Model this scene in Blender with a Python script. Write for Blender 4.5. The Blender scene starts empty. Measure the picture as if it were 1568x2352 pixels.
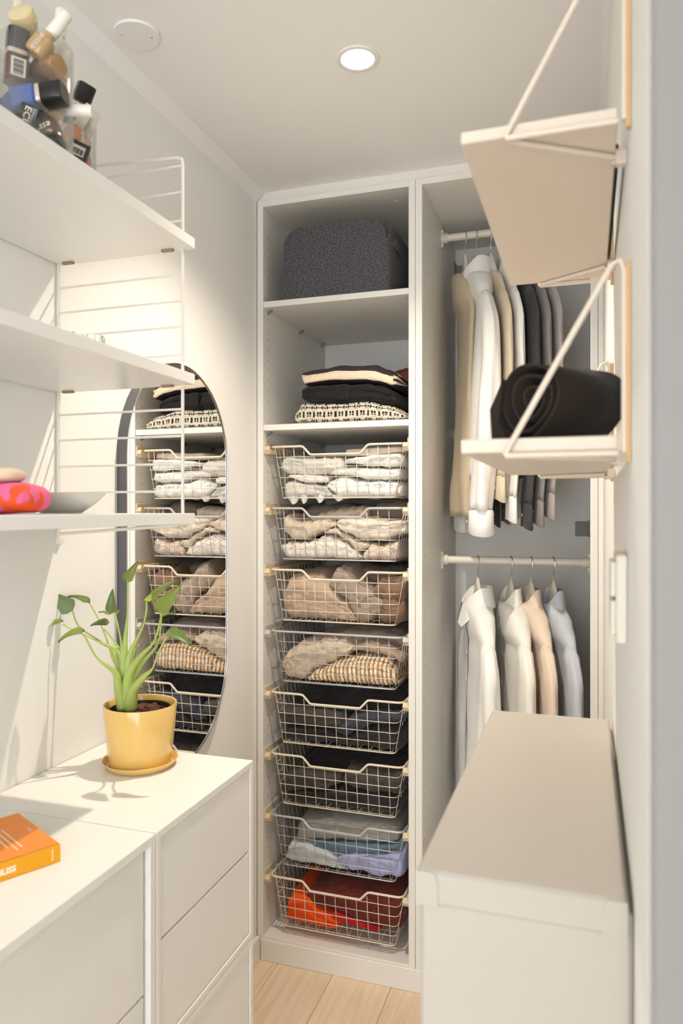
import bpy, math, random
from mathutils import Vector, Matrix, noise
random.seed(7)
sin, cos, pi = math.sin, math.cos, math.pi
C = bpy.context.scene.collection
scene = bpy.context.scene

# ------------------------------------------------------------------ camera, world, exposure
FPX, CX, CY, CAMZ = 1696.0, 784.0, 1170.0, 1.40      # focal length and principal point in pixels of 1568x2352
PSI = math.radians(18.45)                            # camera turned to the left of the room's long axis (+y)
cam_d = bpy.data.cameras.new('camera'); cam = bpy.data.objects.new('camera', cam_d); C.objects.link(cam)
cam.location = (0, 0, CAMZ); cam.rotation_euler = (pi/2, 0, PSI)
cam_d.sensor_width = 36; cam_d.sensor_fit = 'AUTO'; cam_d.lens = 36*FPX/2352
cam_d.shift_y = -(1176-CY)/2352
cam_d.clip_start = 0.02
cam_d.dof.use_dof = True; cam_d.dof.focus_distance = 1.8; cam_d.dof.aperture_fstop = 4.4
scene.camera = cam
world = bpy.data.worlds.new('daylight'); scene.world = world; world.use_nodes = True
bg = world.node_tree.nodes['Background']
bg.inputs[0].default_value = (0.90, 0.95, 1.0, 1); bg.inputs[1].default_value = 5.2
LAMP_POWER, LAMP_COLOUR = 62.0, (1.0, 0.88, 0.74)     # the ceiling downlight; its lamp sits in its builder below
vs = scene.view_settings
vs.view_transform = 'Standard'; vs.look = 'None'; vs.gamma = 1; vs.exposure = 0.24; vs.use_curve_mapping = False

# ------------------------------------------------------------------ pixel helpers (a pixel gives a direction only)
def ray(u, v):
    a = (u-CX)/FPX
    return Vector((-sin(PSI)+a*cos(PSI), cos(PSI)+a*sin(PSI), (CY-v)/FPX))
CAMP = Vector((0, 0, CAMZ))
def PD(u, v, D): return CAMP+ray(u, v)*D
def Py(u, v, y): r = ray(u, v); return CAMP+r*(y/r.y)
def Px(u, v, x): r = ray(u, v); return CAMP+r*(x/r.x)
def Pz(u, v, z): r = ray(u, v); return CAMP+r*((z-CAMZ)/r.z)
RIGHT = Vector((cos(PSI), sin(PSI), 0)); FWD = Vector((-sin(PSI), cos(PSI), 0)); UP = Vector((0, 0, 1))

# ------------------------------------------------------------------ materials
def srgb(r, g, b):
    f = lambda c: (c/255/12.92) if c/255 <= 0.04045 else ((c/255+0.055)/1.055)**2.4
    return (f(r), f(g), f(b))
MATS = {}
def mat(name, col, rough=0.5, metal=0.0, spec=0.5, var=0.04, vscale=8.0, bump=None, trans=0.0, ior=1.45, attr=False, sheen=0.0, coat=0.0, sss=0.0):
    """bump = (kind, scale, distance): noise | rib (bands along object x) | weave"""
    m = bpy.data.materials.new(name); m.use_nodes = True
    nt = m.node_tree; N = nt.nodes; L = nt.links
    b = N['Principled BSDF']
    b.inputs['Roughness'].default_value = rough; b.inputs['Metallic'].default_value = metal
    b.inputs['Specular IOR Level'].default_value = spec; b.inputs['IOR'].default_value = ior
    b.inputs['Transmission Weight'].default_value = trans
    b.inputs['Sheen Weight'].default_value = sheen; b.inputs['Coat Weight'].default_value = coat
    tc = N.new('ShaderNodeTexCoord')
    if attr:
        at = N.new('ShaderNodeAttribute'); at.attribute_name = 'Col'; src = at.outputs['Color']
    else:
        rgb = N.new('ShaderNodeRGB'); rgb.outputs[0].default_value = (*col, 1); src = rgb.outputs[0]
    nz = N.new('ShaderNodeTexNoise'); nz.inputs['Scale'].default_value = vscale; nz.inputs['Detail'].default_value = 4
    L.new(tc.outputs['Object'], nz.inputs['Vector'])
    mr = N.new('ShaderNodeMapRange'); mr.inputs['To Min'].default_value = 1-var; mr.inputs['To Max'].default_value = 1+var
    L.new(nz.outputs['Fac'], mr.inputs['Value'])
    hs = N.new('ShaderNodeHueSaturation'); L.new(mr.outputs[0], hs.inputs['Value']); L.new(src, hs.inputs['Color'])
    L.new(hs.outputs['Color'], b.inputs['Base Color'])
    if bump:
        kind, sc, dist = bump
        bp = N.new('ShaderNodeBump'); bp.inputs['Distance'].default_value = dist; bp.inputs['Strength'].default_value = 0.9
        if kind == 'noise':
            t = N.new('ShaderNodeTexNoise'); t.inputs['Scale'].default_value = sc; t.inputs['Detail'].default_value = 5
            L.new(tc.outputs['Object'], t.inputs['Vector']); out = t.outputs['Fac']
        else:
            t = N.new('ShaderNodeTexWave'); t.wave_type = 'BANDS'; t.bands_direction = 'X' if kind == 'rib' else 'DIAGONAL'
            t.inputs['Scale'].default_value = sc; t.inputs['Distortion'].default_value = 1.2; t.inputs['Detail'].default_value = 2
            L.new(tc.outputs['Object'], t.inputs['Vector']); out = t.outputs['Fac']
        L.new(out, bp.inputs['Height']); L.new(bp.outputs['Normal'], b.inputs['Normal'])
    MATS[name] = m
    return m
def emis(name, col, strength):
    m = bpy.data.materials.new(name); m.use_nodes = True
    nt = m.node_tree; nt.nodes.clear()
    e = nt.nodes.new('ShaderNodeEmission'); o = nt.nodes.new('ShaderNodeOutputMaterial')
    e.inputs[0].default_value = (*col, 1); e.inputs[1].default_value = strength
    nt.links.new(e.outputs[0], o.inputs[0]); return m

M_wall = mat('painted_wall', srgb(238, 237, 233), 0.75, spec=0.25, var=0.012, vscale=3, bump=('noise', 350, 0.0004))
M_ceil = mat('painted_ceiling', srgb(238, 237, 234), 0.85, spec=0.2, var=0.01, vscale=2, bump=('noise', 250, 0.0004))
M_jamb_shade = mat('jamb_shade_grey', srgb(150, 148, 146), 0.5, var=0.01)  # the jamb's shade put into a grey colour
M_lam = mat('white_laminate', srgb(231, 228, 221), 0.42, var=0.012, vscale=5, bump=('noise', 500, 0.0002))
M_cab = mat('white_foil', srgb(235, 232, 226), 0.4, var=0.01, vscale=5, bump=('noise', 500, 0.0002))
M_lac = mat('white_lacquer', srgb(233, 231, 227), 0.3, var=0.01, vscale=4)
M_powder = mat('white_powder_coat', srgb(228, 222, 212), 0.4, var=0.02)
M_plastic = mat('warm_white_plastic', srgb(226, 219, 206), 0.35, var=0.015)
M_sh = mat('warm_white_board', srgb(226, 213, 197), 0.45, var=0.015)
M_tan = mat('tan_strip', srgb(214, 178, 132), 0.5, var=0.03)
M_wire = mat('cream_wire', srgb(226, 214, 194), 0.38, var=0.02)
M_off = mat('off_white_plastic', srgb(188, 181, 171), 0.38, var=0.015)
M_wireg = mat('grey_wire', srgb(196, 196, 196), 0.35, metal=0.3, var=0.02)  # differs from the cream wire mostly by light, put into the colour
M_cap = mat('beige_plastic', srgb(214, 196, 164), 0.45, var=0.03)
M_capg = mat('grey_plastic', srgb(190, 186, 176), 0.45, var=0.03)
M_steel = mat('steel', srgb(190, 188, 184), 0.25, metal=1.0, var=0.03)
M_dark = mat('dark_hole', srgb(70, 64, 58), 0.8, var=0.05)
M_grey = mat('grey_bracket', srgb(138, 139, 138), 0.5, var=0.04)
M_clip = mat('brown_clip', srgb(150, 125, 98), 0.5, var=0.05)
M_mirror = mat('mirror_silver', (0.93, 0.93, 0.93), 0.0, metal=1.0, var=0.0)
M_mframe = mat('dark_mirror_frame', srgb(104, 104, 108), 0.35, metal=0.4, var=0.05)
M_chrome = mat('bright_mirror_edge', srgb(225, 222, 216), 0.15, metal=1.0, var=0.02)
M_emit = emis('lamp_diffuser', (1.0, 0.93, 0.82), 9.0)
M_pot = mat('yellow_glaze', srgb(232, 192, 112), 0.12, var=0.04, vscale=6, coat=0.4)
M_soil = mat('potting_soil', srgb(92, 58, 44), 0.95, var=0.6, vscale=120, bump=('noise', 140, 0.006))
M_leaf = mat('leaf_green', srgb(124, 138, 64), 0.38, var=0.25, vscale=30)
M_leafd = mat('dark_leaf', srgb(98, 116, 58), 0.38, var=0.25, vscale=30)
M_leafy = mat('yellow_green_leaf', srgb(182, 190, 70), 0.38, var=0.25, vscale=25)
M_stem = mat('stem_green', srgb(170, 186, 100), 0.42, var=0.15, vscale=20)
M_felt = mat('charcoal_felt', srgb(84, 84, 87), 0.95, var=1.5, vscale=190, bump=('noise', 300, 0.002), sheen=0.2, spec=0.1)
M_book = mat('orange_cover', srgb(240, 140, 42), 0.4, var=0.02)
M_spine = mat('amber_spine', srgb(236, 166, 12), 0.4, var=0.02)
M_paper = mat('book_paper', srgb(235, 225, 200), 0.8, var=0.05)
M_print = mat('white_print', srgb(248, 238, 220), 0.5, var=0.01)
M_ceram = mat('grey_white_ceramic', srgb(214, 214, 206), 0.2, var=0.02)
M_roll = mat('black_brown_felt', srgb(44, 37, 32), 0.95, var=0.2, vscale=60, bump=('noise', 200, 0.001), spec=0.15, sheen=0.1)
M_black = mat('black_leather', srgb(24, 22, 22), 0.4, var=0.1)
M_dust = mat('rust_fabric', srgb(134, 76, 58), 0.85, var=0.1, bump=('noise', 120, 0.002))

def glass(name, col=(1, 1, 1), rough=0.0):
    """thin clear acrylic: mostly straight-through with a glossy reflection (a thin wall does not bend light)"""
    m = bpy.data.materials.new(name); m.use_nodes = True
    nt = m.node_tree; N = nt.nodes; L = nt.links; N.clear()
    o = N.new('ShaderNodeOutputMaterial'); mx = N.new('ShaderNodeMixShader'); t = N.new('ShaderNodeBsdfTransparent')
    g = N.new('ShaderNodeBsdfGlossy'); lw = N.new('ShaderNodeLayerWeight'); mp = N.new('ShaderNodeMapRange')
    nz = N.new('ShaderNodeTexNoise'); nz.inputs['Scale'].default_value = 6; mr = N.new('ShaderNodeMapRange')
    mr.inputs['To Min'].default_value = rough+0.01; mr.inputs['To Max'].default_value = rough+0.05
    L.new(nz.outputs['Fac'], mr.inputs['Value']); L.new(mr.outputs[0], g.inputs['Roughness'])
    t.inputs[0].default_value = (*col, 1)
    lw.inputs['Blend'].default_value = 0.25
    mp.inputs['To Min'].default_value = 0.012; mp.inputs['To Max'].default_value = 0.6
    L.new(lw.outputs['Facing'], mp.inputs['Value']); L.new(mp.outputs[0], mx.inputs[0])
    L.new(t.outputs[0], mx.inputs[1]); L.new(g.outputs[0], mx.inputs[2]); L.new(mx.outputs[0], o.inputs[0])
    return m
M_acr = glass('clear_acrylic', (0.96, 0.96, 0.95))
M_glass = mat('clear_glass', (0.95, 0.95, 0.95), 0.02, trans=1.0, var=0.0)

# wood with long grain
def wood():
    m = bpy.data.materials.new('pale_oak'); m.use_nodes = True
    nt = m.node_tree; N = nt.nodes; L = nt.links; b = N['Principled BSDF']
    tc = N.new('ShaderNodeTexCoord'); mp = N.new('ShaderNodeMapping'); mp.inputs['Scale'].default_value = (14, 0.9, 14)
    oi = N.new('ShaderNodeObjectInfo'); ad = N.new('ShaderNodeVectorMath')
    L.new(tc.outputs['Object'], ad.inputs[0]); L.new(oi.outputs['Random'], ad.inputs[1]); L.new(ad.outputs[0], mp.inputs[0])
    nz = N.new('ShaderNodeTexNoise'); nz.inputs['Scale'].default_value = 3; nz.inputs['Detail'].default_value = 8; nz.inputs['Distortion'].default_value = 0.6
    L.new(mp.outputs[0], nz.inputs['Vector'])
    cr = N.new('ShaderNodeValToRGB'); cr.color_ramp.elements[0].position = 0.3; cr.color_ramp.elements[1].position = 0.75
    cr.color_ramp.elements[0].color = (*srgb(220, 193, 162), 1); cr.color_ramp.elements[1].color = (*srgb(238, 218, 192), 1)
    L.new(nz.outputs['Fac'], cr.inputs[0])
    hs = N.new('ShaderNodeHueSaturation'); mr = N.new('ShaderNodeMapRange'); mr.inputs['To Min'].default_value = 0.93; mr.inputs['To Max'].default_value = 1.05
    L.new(oi.outputs['Random'], mr.inputs[0]); L.new(mr.outputs[0], hs.inputs['Value']); L.new(cr.outputs[0], hs.inputs['Color'])
    L.new(hs.outputs[0], b.inputs['Base Color']); b.inputs['Roughness'].default_value = 0.5
    bp = N.new('ShaderNodeBump'); bp.inputs['Distance'].default_value = 0.0006; L.new(nz.outputs['Fac'], bp.inputs['Height']); L.new(bp.outputs[0], b.inputs['Normal'])
    return m
M_wood = wood()

# ------------------------------------------------------------------ mesh builder
class MB:
    def __init__(s): s.v = []; s.f = []
    def add(s, vs, fs):
        o = len(s.v); s.v += [Vector(p) for p in vs]; s.f += [tuple(i+o for i in f) for f in fs]; return s
    def box(s, x0, x1, y0, y1, z0, z1, M=None, bev=0.0):
        if bev <= 0:
            vs = [(x, y, z) for x in (x0, x1) for y in (y0, y1) for z in (z0, z1)]
            fs = [(0, 1, 3, 2), (4, 6, 7, 5), (0, 4, 5, 1), (2, 3, 7, 6), (0, 2, 6, 4), (1, 5, 7, 3)]
        else:                                        # chamfered box: 24 vertices
            b = bev; vs = []; idx = {}
            for ix, x in enumerate((x0, x1)):
                for iy, y in enumerate((y0, y1)):
                    for iz, z in enumerate((z0, z1)):
                        sx, sy, sz = (1, -1)[ix], (1, -1)[iy], (1, -1)[iz]
                        for k, d in enumerate(((0, sy*b, sz*b), (sx*b, 0, sz*b), (sx*b, sy*b, 0))):
                            idx[ix, iy, iz, k] = len(vs); vs.append((x+d[0], y+d[1], z+d[2]))
            I = lambda *a: idx[a]
            fs = []
            for q in (0, 1):
                fs.append((I(q,0,0,0), I(q,0,1,0), I(q,1,1,0), I(q,1,0,0)) if q == 0 else (I(q,0,0,0), I(q,1,0,0), I(q,1,1,0), I(q,0,1,0)))
                fs.append((I(0,q,0,1), I(1,q,0,1), I(1,q,1,1), I(0,q,1,1)) if q == 0 else (I(0,q,0,1), I(0,q,1,1), I(1,q,1,1), I(1,q,0,1)))
                fs.append((I(0,0,q,2), I(0,1,q,2), I(1,1,q,2), I(1,0,q,2)) if q == 0 else (I(0,0,q,2), I(1,0,q,2), I(1,1,q,2), I(0,1,q,2)))
            for a in (0, 1):
                for c in (0, 1):
                    fs.append((I(a,c,0,0), I(a,c,0,1), I(a,c,1,1), I(a,c,1,0)))
                    fs.append((I(a,0,c,0), I(a,1,c,0), I(a,1,c,2), I(a,0,c,2)))
                    fs.append((I(0,a,c,1), I(1,a,c,1), I(1,a,c,2), I(0,a,c,2)))
                    for e in (0, 1): fs.append((I(a,c,e,0), I(a,c,e,1), I(a,c,e,2)))
        if M: vs = [M @ Vector(p) for p in vs]
        return s.add(vs, fs)
    def tube(s, pts, r, n=6, closed=False, caps=True, flat=1.0):
        pts = [Vector(p) for p in pts]; k = len(pts); rs = r if isinstance(r, (list, tuple)) else [r]*k
        vs = []; ref = None
        for i, p in enumerate(pts):
            if closed: t = pts[(i+1) % k]-pts[i-1]
            else: t = pts[min(i+1, k-1)]-pts[max(i-1, 0)]
            t = t.normalized() if t.length > 1e-9 else Vector((0, 0, 1))
            if ref is None:
                ref = Vector((0, 0, 1)) if abs(t.z) < 0.9 else Vector((1, 0, 0))
            a = ref-t*ref.dot(t)
            if a.length < 1e-6: a = t.orthogonal()
            a.normalize(); ref = a; b = t.cross(a)
            for j in range(n):
                an = 2*pi*j/n; vs.append(p+(a*cos(an)+b*sin(an)*flat)*rs[i])
        fs = []
        for i in range(k if closed else k-1):
            for j in range(n):
                a0 = i*n+j; a1 = i*n+(j+1) % n; b0 = ((i+1) % k)*n+j; b1 = ((i+1) % k)*n+(j+1) % n
                fs.append((a0, a1, b1, b0))
        if caps and not closed:
            fs.append(tuple(range(n))[::-1]); fs.append(tuple((k-1)*n+j for j in range(n)))
        return s.add(vs, fs)
    def lathe(s, prof, n=32, M=None, close=False):
        vs = []; fs = []; k = len(prof)
        for j in range(n):
            an = 2*pi*j/n
            for (r, z) in prof: vs.append((r*cos(an), r*sin(an), z))
        for j in range(n):
            for i in range(k if close else k-1):
                a = j*k+i; b = ((j+1) % n)*k+i; i2 = (i+1) % k
                fs.append((a, b, ((j+1) % n)*k+i2, j*k+i2))
        if M: vs = [M @ Vector(p) for p in vs]
        return s.add(vs, fs)
    def loft(s, rings, cap=True):
        n = len(rings[0]); vs = [p for r in rings for p in r]; fs = []
        for i in range(len(rings)-1):
            for j in range(n):
                fs.append((i*n+j, i*n+(j+1) % n, (i+1)*n+(j+1) % n, (i+1)*n+j))
        if cap: fs.append(tuple(range(n))[::-1]); fs.append(tuple((len(rings)-1)*n+j for j in range(n)))
        return s.add(vs, fs)
    def prism(s, poly, depth, M=None):
        """poly in local xy, extruded 0..depth along local z"""
        n = len(poly)
        vs = [(p[0], p[1], 0) for p in poly]+[(p[0], p[1], depth) for p in poly]
        fs = [tuple(range(n))[::-1], tuple(range(n, 2*n))]+[(i, (i+1) % n, n+(i+1) % n, n+i) for i in range(n)]
        if M: vs = [M @ Vector(p) for p in vs]
        return s.add(vs, fs)
    def mesh(s, name, smooth=False):
        me = bpy.data.meshes.new(name); me.from_pydata([tuple(p) for p in s.v], [], s.f); me.validate(); me.update()
        if smooth:
            me.polygons.foreach_set('use_smooth', [True]*len(me.polygons))
            if smooth != 'all':
                try: me.set_sharp_from_angle(angle=math.radians(40))
                except Exception: pass
        return me

def props(o, label=None, cat=None, group=None, kind=None):
    if label: o['label'] = label
    if cat: o['category'] = cat
    if group: o['group'] = group
    if kind: o['kind'] = kind
    return o
ROOTM = {}
def thing(name, label, cat, loc=(0, 0, 0), rotz=0.0, group=None, M=None):
    o = bpy.data.objects.new(name, None); C.objects.link(o); o.empty_display_size = 0.02
    if M is None: M = Matrix.Translation(loc) @ Matrix.Rotation(rotz, 4, 'Z')
    o.matrix_world = M; ROOTM[o] = M
    return props(o, label, cat, group)
def part(parent, name, mb, m, smooth=False, world=False, label=None, kind=None):
    """a mesh child of a thing; world=True: vertices are given in world space. A part of a part sits in the thing's own frame."""
    if world:
        inv = ROOTM[parent].inverted(); mb.v = [inv @ p for p in mb.v]
    me = mb.mesh(name, smooth) if isinstance(mb, MB) else mb
    o = bpy.data.objects.new(name, me); C.objects.link(o); o.parent = parent
    if m and not me.materials: me.materials.append(m)
    ROOTM[o] = ROOTM[parent]
    return props(o, label, None, None, kind)
def single(name, mb, m, label=None, cat=None, group=None, kind=None, smooth=False):
    """a thing or piece of the setting that is one mesh, world-space vertices, origin at its base"""
    xs = [p.x for p in mb.v]; ys = [p.y for p in mb.v]; zs = [p.z for p in mb.v]
    org = Vector(((min(xs)+max(xs))/2, (min(ys)+max(ys))/2, min(zs)))
    mb.v = [p-org for p in mb.v]
    me = mb.mesh(name, smooth); me.materials.append(m)
    o = bpy.data.objects.new(name, me); C.objects.link(o); o.location = org; ROOTM[o] = Matrix.Translation(org)
    return props(o, label, cat, group, kind)
def copy_tree(root, M, label=None):
    r = root.copy(); C.objects.link(r); r.matrix_world = M; ROOTM[r] = M
    if label: r['label'] = label
    for ch in root.children:
        c = ch.copy(); C.objects.link(c); c.parent = r; ROOTM[c] = M
        for g in ch.children:
            d = g.copy(); C.objects.link(d); d.parent = c
    return r
def frame(origin, xa, ya):
    xa = Vector(xa).normalized(); za = xa.cross(Vector(ya)).normalized(); ya = za.cross(xa)
    M = Matrix((xa, ya, za)).transposed().to_4x4(); M.translation = Vector(origin); return M
def text_mb(txt, size, M, extrude=0.0002, bold=0.0):
    cu = bpy.data.curves.new('text', 'FONT'); cu.body = txt; cu.size = size; cu.extrude = extrude; cu.offset = bold; cu.resolution_u = 3
    cu.align_x = 'CENTER'; cu.align_y = 'CENTER'
    ob = bpy.data.objects.new('text', cu); C.objects.link(ob)
    dg = bpy.context.evaluated_depsgraph_get(); me = bpy.data.meshes.new_from_object(ob.evaluated_get(dg))
    mb = MB(); mb.add([M @ v.co for v in me.vertices], [tuple(p.vertices) for p in me.polygons])
    bpy.data.objects.remove(ob); bpy.data.curves.remove(cu); bpy.data.meshes.remove(me)
    return mb
def smoothpath(pts, n=8):
    """Catmull-Rom through points"""
    P = [Vector(p) for p in pts]; P = [P[0]*2-P[1]]+P+[P[-1]*2-P[-2]]; out = []
    for i in range(1, len(P)-2):
        for k in range(n):
            t = k/n; a, b, c, d = P[i-1], P[i], P[i+1], P[i+2]
            out.append(0.5*((2*b)+(c-a)*t+(2*a-5*b+4*c-d)*t*t+(3*b-a-3*c+d)*t**3))
    out.append(P[-2]); return out
def lerp_list(pts, x):
    if x <= pts[0][0]: return pts[0][1]
    for (a, fa), (b, fb) in zip(pts, pts[1:]):
        if x <= b:
            t = (x-a)/(b-a) if b > a else 0; t = t*t*(3-2*t); return fa+(fb-fa)*t
    return pts[-1][1]

# ------------------------------------------------------------------ the setting
XL, XR, YW, YB, ZC = -0.98, 0.04, 2.10, 2.69, 2.385
YF = -2.6                                            # daylight enters at the far end of the room behind the camera
fl = single('floor', MB().box(XL-0.1, 1.4, YF, YB+0.1, -0.05, -0.0125), M_dark, kind='structure')
k0 = -4
for k in range(-2, 12):
    x0 = -0.7265+0.18*k; x1 = x0+0.179
    if x1 < XL or x0 > 1.25: continue
    x0 = max(x0, XL+0.001); x1 = min(x1, 1.298)
    ys = [YF, -1.6+0.5*((k*23) % 4)/4, 0.35+0.55*((k*37) % 5)/5, YW+0.02]
    for y0, y1 in zip(ys, ys[1:]):
        if x0 > XR and y1 > 0.55: y1 = 0.549
        part(fl, 'plank', MB().box(x0, x1, y0, y1-0.001, -0.0125, 0.0, bev=0.0012), M_wood, world=True)
single('wall_left', MB().box(XL-0.1, XL, YF, YB+0.1, 0, ZC+0.05), M_wall, kind='structure')
single('wall_back', MB().box(XL, XR+0.12, YB, YB+0.1, 0, ZC+0.05), M_wall, kind='structure')
single('wall_right', MB().prism([(XR, 0.55), (1.3, 0.55), (1.3, YF), (1.4, YF), (1.4, 0.67), (XR+0.12, 0.67), (XR+0.12, YB), (XR, YB)], ZC+0.05), M_wall, kind='structure')
single('ceiling', MB().box(XL, 1.4, YF, YB, ZC, ZC+0.05), M_ceil, kind='structure')
YZ = Matrix(((1, 0, 0, 0), (0, 0, 1, 0), (0, 1, 0, 0), (0, 0, 0, 1)))      # prism xy -> world xz, depth -> y
def cove(name, poly, y0, y1):
    mb = MB().prism(poly, y1-y0); mb.v = [Vector((p.x, p.z+y0, p.y)) for p in mb.v]; mb.f = [f[::-1] for f in mb.f]
    single(name, mb, M_ceil, kind='structure')
cove('trim_1', [(XL, ZC-0.026), (XL, ZC), (XL+0.028, ZC)], YF, YW)
cove('trim_2', [(XR, ZC-0.02), (XR-0.014, ZC), (XR, ZC)], 0.55, YW)
single('trim_3', MB().box(XL+0.001, XR-0.001, YW+0.004, YW+0.03, 2.3585, ZC), M_lam, kind='structure')
single('trim_4', MB().box(0.0265, XR-0.0005, YW, YW+0.03, 0.0, 2.358), M_lac, kind='structure')
bb = MB().box(XL, XL+0.014, 1.345, YW-0.004, 0, 0.075, bev=0.002)
single('baseboard_left', bb, M_lac, kind='structure')

single('jamb_shade_strip', MB().box(XR+.0005, .122, .532, .5495, 0, 2.12, bev=.003), M_jamb_shade, kind='structure')  # strip added over the jamb, grey to darken it
dr = single('unseen_door_blocker', MB().box(0.125, 0.165, -0.30, 0.545, 0.008, 2.06, bev=.002), M_lac, kind='structure')  # unseen open door leaf, added to keep daylight off the jamb
part(dr, 'blocker_handle', MB().tube([(0.125, -0.235, 1.02), (0.085, -0.235, 1.02), (0.085, -0.12, 1.02)], .009, 10), M_steel, smooth=True, world=True)  # handle of the added door leaf

# ------------------------------------------------------------------ ceiling things
lp = Pz(821, 134, ZC)
dl = thing('ceiling_downlight', 'round recessed downlight glowing in the white ceiling', 'light', (lp.x, lp.y, ZC))
part(dl, 'trim_ring', MB().lathe([(0.0465, 0), (0.0465, -0.003), (0.043, -0.0045), (0.037, -0.003), (0.035, 0)], 48), M_lac, smooth=True)
part(dl, 'diffuser', MB().lathe([(0.0, -0.0012), (0.035, -0.0012)], 48), M_emit, label='glowing round lens')
sl = bpy.data.lights.new('downlight_lamp', 'SPOT'); sl.energy = LAMP_POWER; sl.color = LAMP_COLOUR
sl.spot_size = math.radians(122); sl.spot_blend = 1.0; sl.shadow_soft_size = 0.012
so = bpy.data.objects.new('downlight_lamp', sl); C.objects.link(so); so.parent = dl; so.location = (0, 0, -0.006)
cp = Pz(314, 78, ZC)
cc = thing('ceiling_cover', 'flat white round cover plate with two screws on the ceiling', 'cover plate', (cp.x, cp.y, ZC))
part(cc, 'plate', MB().lathe([(0, -0.005), (0.046, -0.005), (0.0475, -0.003), (0.0475, 0), (0, 0)], 48), M_lac, smooth=True)
for s in (-1, 1):
    part(cc, 'screw', MB().lathe([(0, -0.0062), (0.002, -0.0062), (0.0026, -0.005)], 10, Matrix.Translation((0.03*s*0.9, 0.03*s*0.45, 0))), M_steel)

# ------------------------------------------------------------------ wardrobes
T = 0.0195
U1 = (-0.977, -0.4755); U2 = (-0.4745, 0.0255); TOPZ, DECK = 2.358, 0.0735
def wardrobe(label, X, shelves):
    w = thing('wardrobe', label, 'wardrobe', ((X[0]+X[1])/2, YW, 0))
    part(w, 'side_panel', MB().box(X[0], X[0]+T, YW, YB-0.012, 0, TOPZ, bev=0.0007), M_lam, world=True)
    part(w, 'side_panel', MB().box(X[1]-T, X[1], YW, YB-0.012, 0, TOPZ, bev=0.0007), M_lam, world=True)
    part(w, 'top_panel', MB().box(X[0]+T, X[1]-T, YW, YB-0.012, TOPZ-0.018, TOPZ, bev=0.0006), M_lam, world=True)
    part(w, 'bottom_panel', MB().box(X[0]+T, X[1]-T, YW+0.002, YB-0.012, DECK-0.018, DECK, bev=0.0006), M_lam, world=True)
    part(w, 'back_panel', MB().box(X[0]+T, X[1]-T, YB-0.016, YB-0.012, DECK, TOPZ-0.018), M_lam, world=True)
    part(w, 'plinth', MB().box(X[0]+T, X[1]-T, YW+0.006, YW+0.024, 0, DECK-0.018, bev=0.0006), M_lam, world=True)
    h = MB()                                         # rows of shelf-pin holes in both side panels
    for xs, sg in ((X[0]+T, 1), (X[1]-T, -1)):
        for yy in (YW+0.037, YW+0.30, YW+0.53):
            for i in range(70):
                z = 0.11+0.032*i
                if z > 2.32: break
                h.add([(xs+sg*0.0003, yy+0.0024*cos(a), z+0.0024*sin(a)) for a in [j*pi/3 for j in range(6)]], [(0, 1, 2, 3, 4, 5)])
    part(w, 'pin_holes', h, M_dark, world=True, kind='stuff')
    for zt in shelves:
        part(w, 'shelf', MB().box(X[0]+T+0.0005, X[1]-T-0.0005, YW+0.003, YB-0.02, zt-0.018, zt, bev=0.0006), M_lam, world=True)
        for yy in (YW+0.03, YW+0.30, YW+0.52):
            for xs, sg in ((X[0]+T, 1), (X[1]-T, -1)):
                mb = MB().prism([(0, 0), (0.014*sg, 0), (0.014*sg, -0.004), (0, -0.014)], 0.012)
                mb.v = [Vector((xs+p.x, yy+p.z, zt-0.018+p.y)) for p in mb.v]
                part(w, 'shelf_support', mb, M_grey, world=True)
    for (px, py, r) in ((0.05, 0.09, 0.004), (0.09, 0.06, 0.0022), (0.42, 0.09, 0.004), (0.40, 0.06, 0.0028)):
        part(w, 'screw_cap', MB().lathe([(0, -0.0015), (r, -0.0015), (r, 0)], 12, Matrix.Translation((X[0]+px, YW+py, TOPZ-0.018))), M_plastic, world=True)
    return w
w1 = wardrobe('tall open white wardrobe filled with wire baskets and folded clothes', U1, (2.046, 1.663))
w2 = wardrobe('tall open white wardrobe with two rails of hanging shirts', U2, ())
# one long plinth board in front of the left wardrobe
single('trim_5', MB().box(XL+0.016, XR-0.002, YW-0.004, YW+0.0015, 0, 0.066, bev=0.0015), M_lam, kind='structure')
RAILZ = (2.287, 1.236); RAILY = 2.40
for zr in RAILZ:
    r_ = part(w2, 'clothes_rail', MB().tube([(U2[0]+T, RAILY, zr), (U2[1]-T, RAILY, zr)], 0.0125, 20), M_plastic, smooth=True, world=True)
    for xs, sg in ((U2[0]+T, 1), (U2[1]-T, -1)):
        mb = MB().tube([(xs+0.0003*sg, RAILY, zr), (xs+0.022*sg, RAILY, zr)], 0.0165, 20)
        mb.box(min(xs, xs+0.006*sg), max(xs, xs+0.006*sg), RAILY-0.005, RAILY+0.005, zr-0.03, zr+0.026)
        part(r_, 'rail_end', mb, M_plastic, smooth=True, world=True)
for (xa, xb, za, side) in ((U2[0]+T, U2[0]+T+0.045, 2.232, 0), (U2[1]-T-0.048, U2[1]-T, 1.308, 1)):
    mb = MB().box(xa, xb, YB-0.024, YB-0.016, za, za+0.05, bev=0.001)
    xq = xa if side == 0 else xb
    mb.box(min(xq, xq+(0.004 if side == 0 else -0.004)), max(xq, xq+(0.004 if side == 0 else -0.004)), YB-0.06, YB-0.016, za-0.002, za+0.055, bev=0.001)
    part(w2, 'corner_bracket', mb, M_grey, world=True)
part(w2, 'hinge_stub', MB().box(U2[0]+T, U2[0]+T+0.008, YB-0.05, YB-0.035, 1.655, 1.685), M_steel, world=True)

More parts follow.
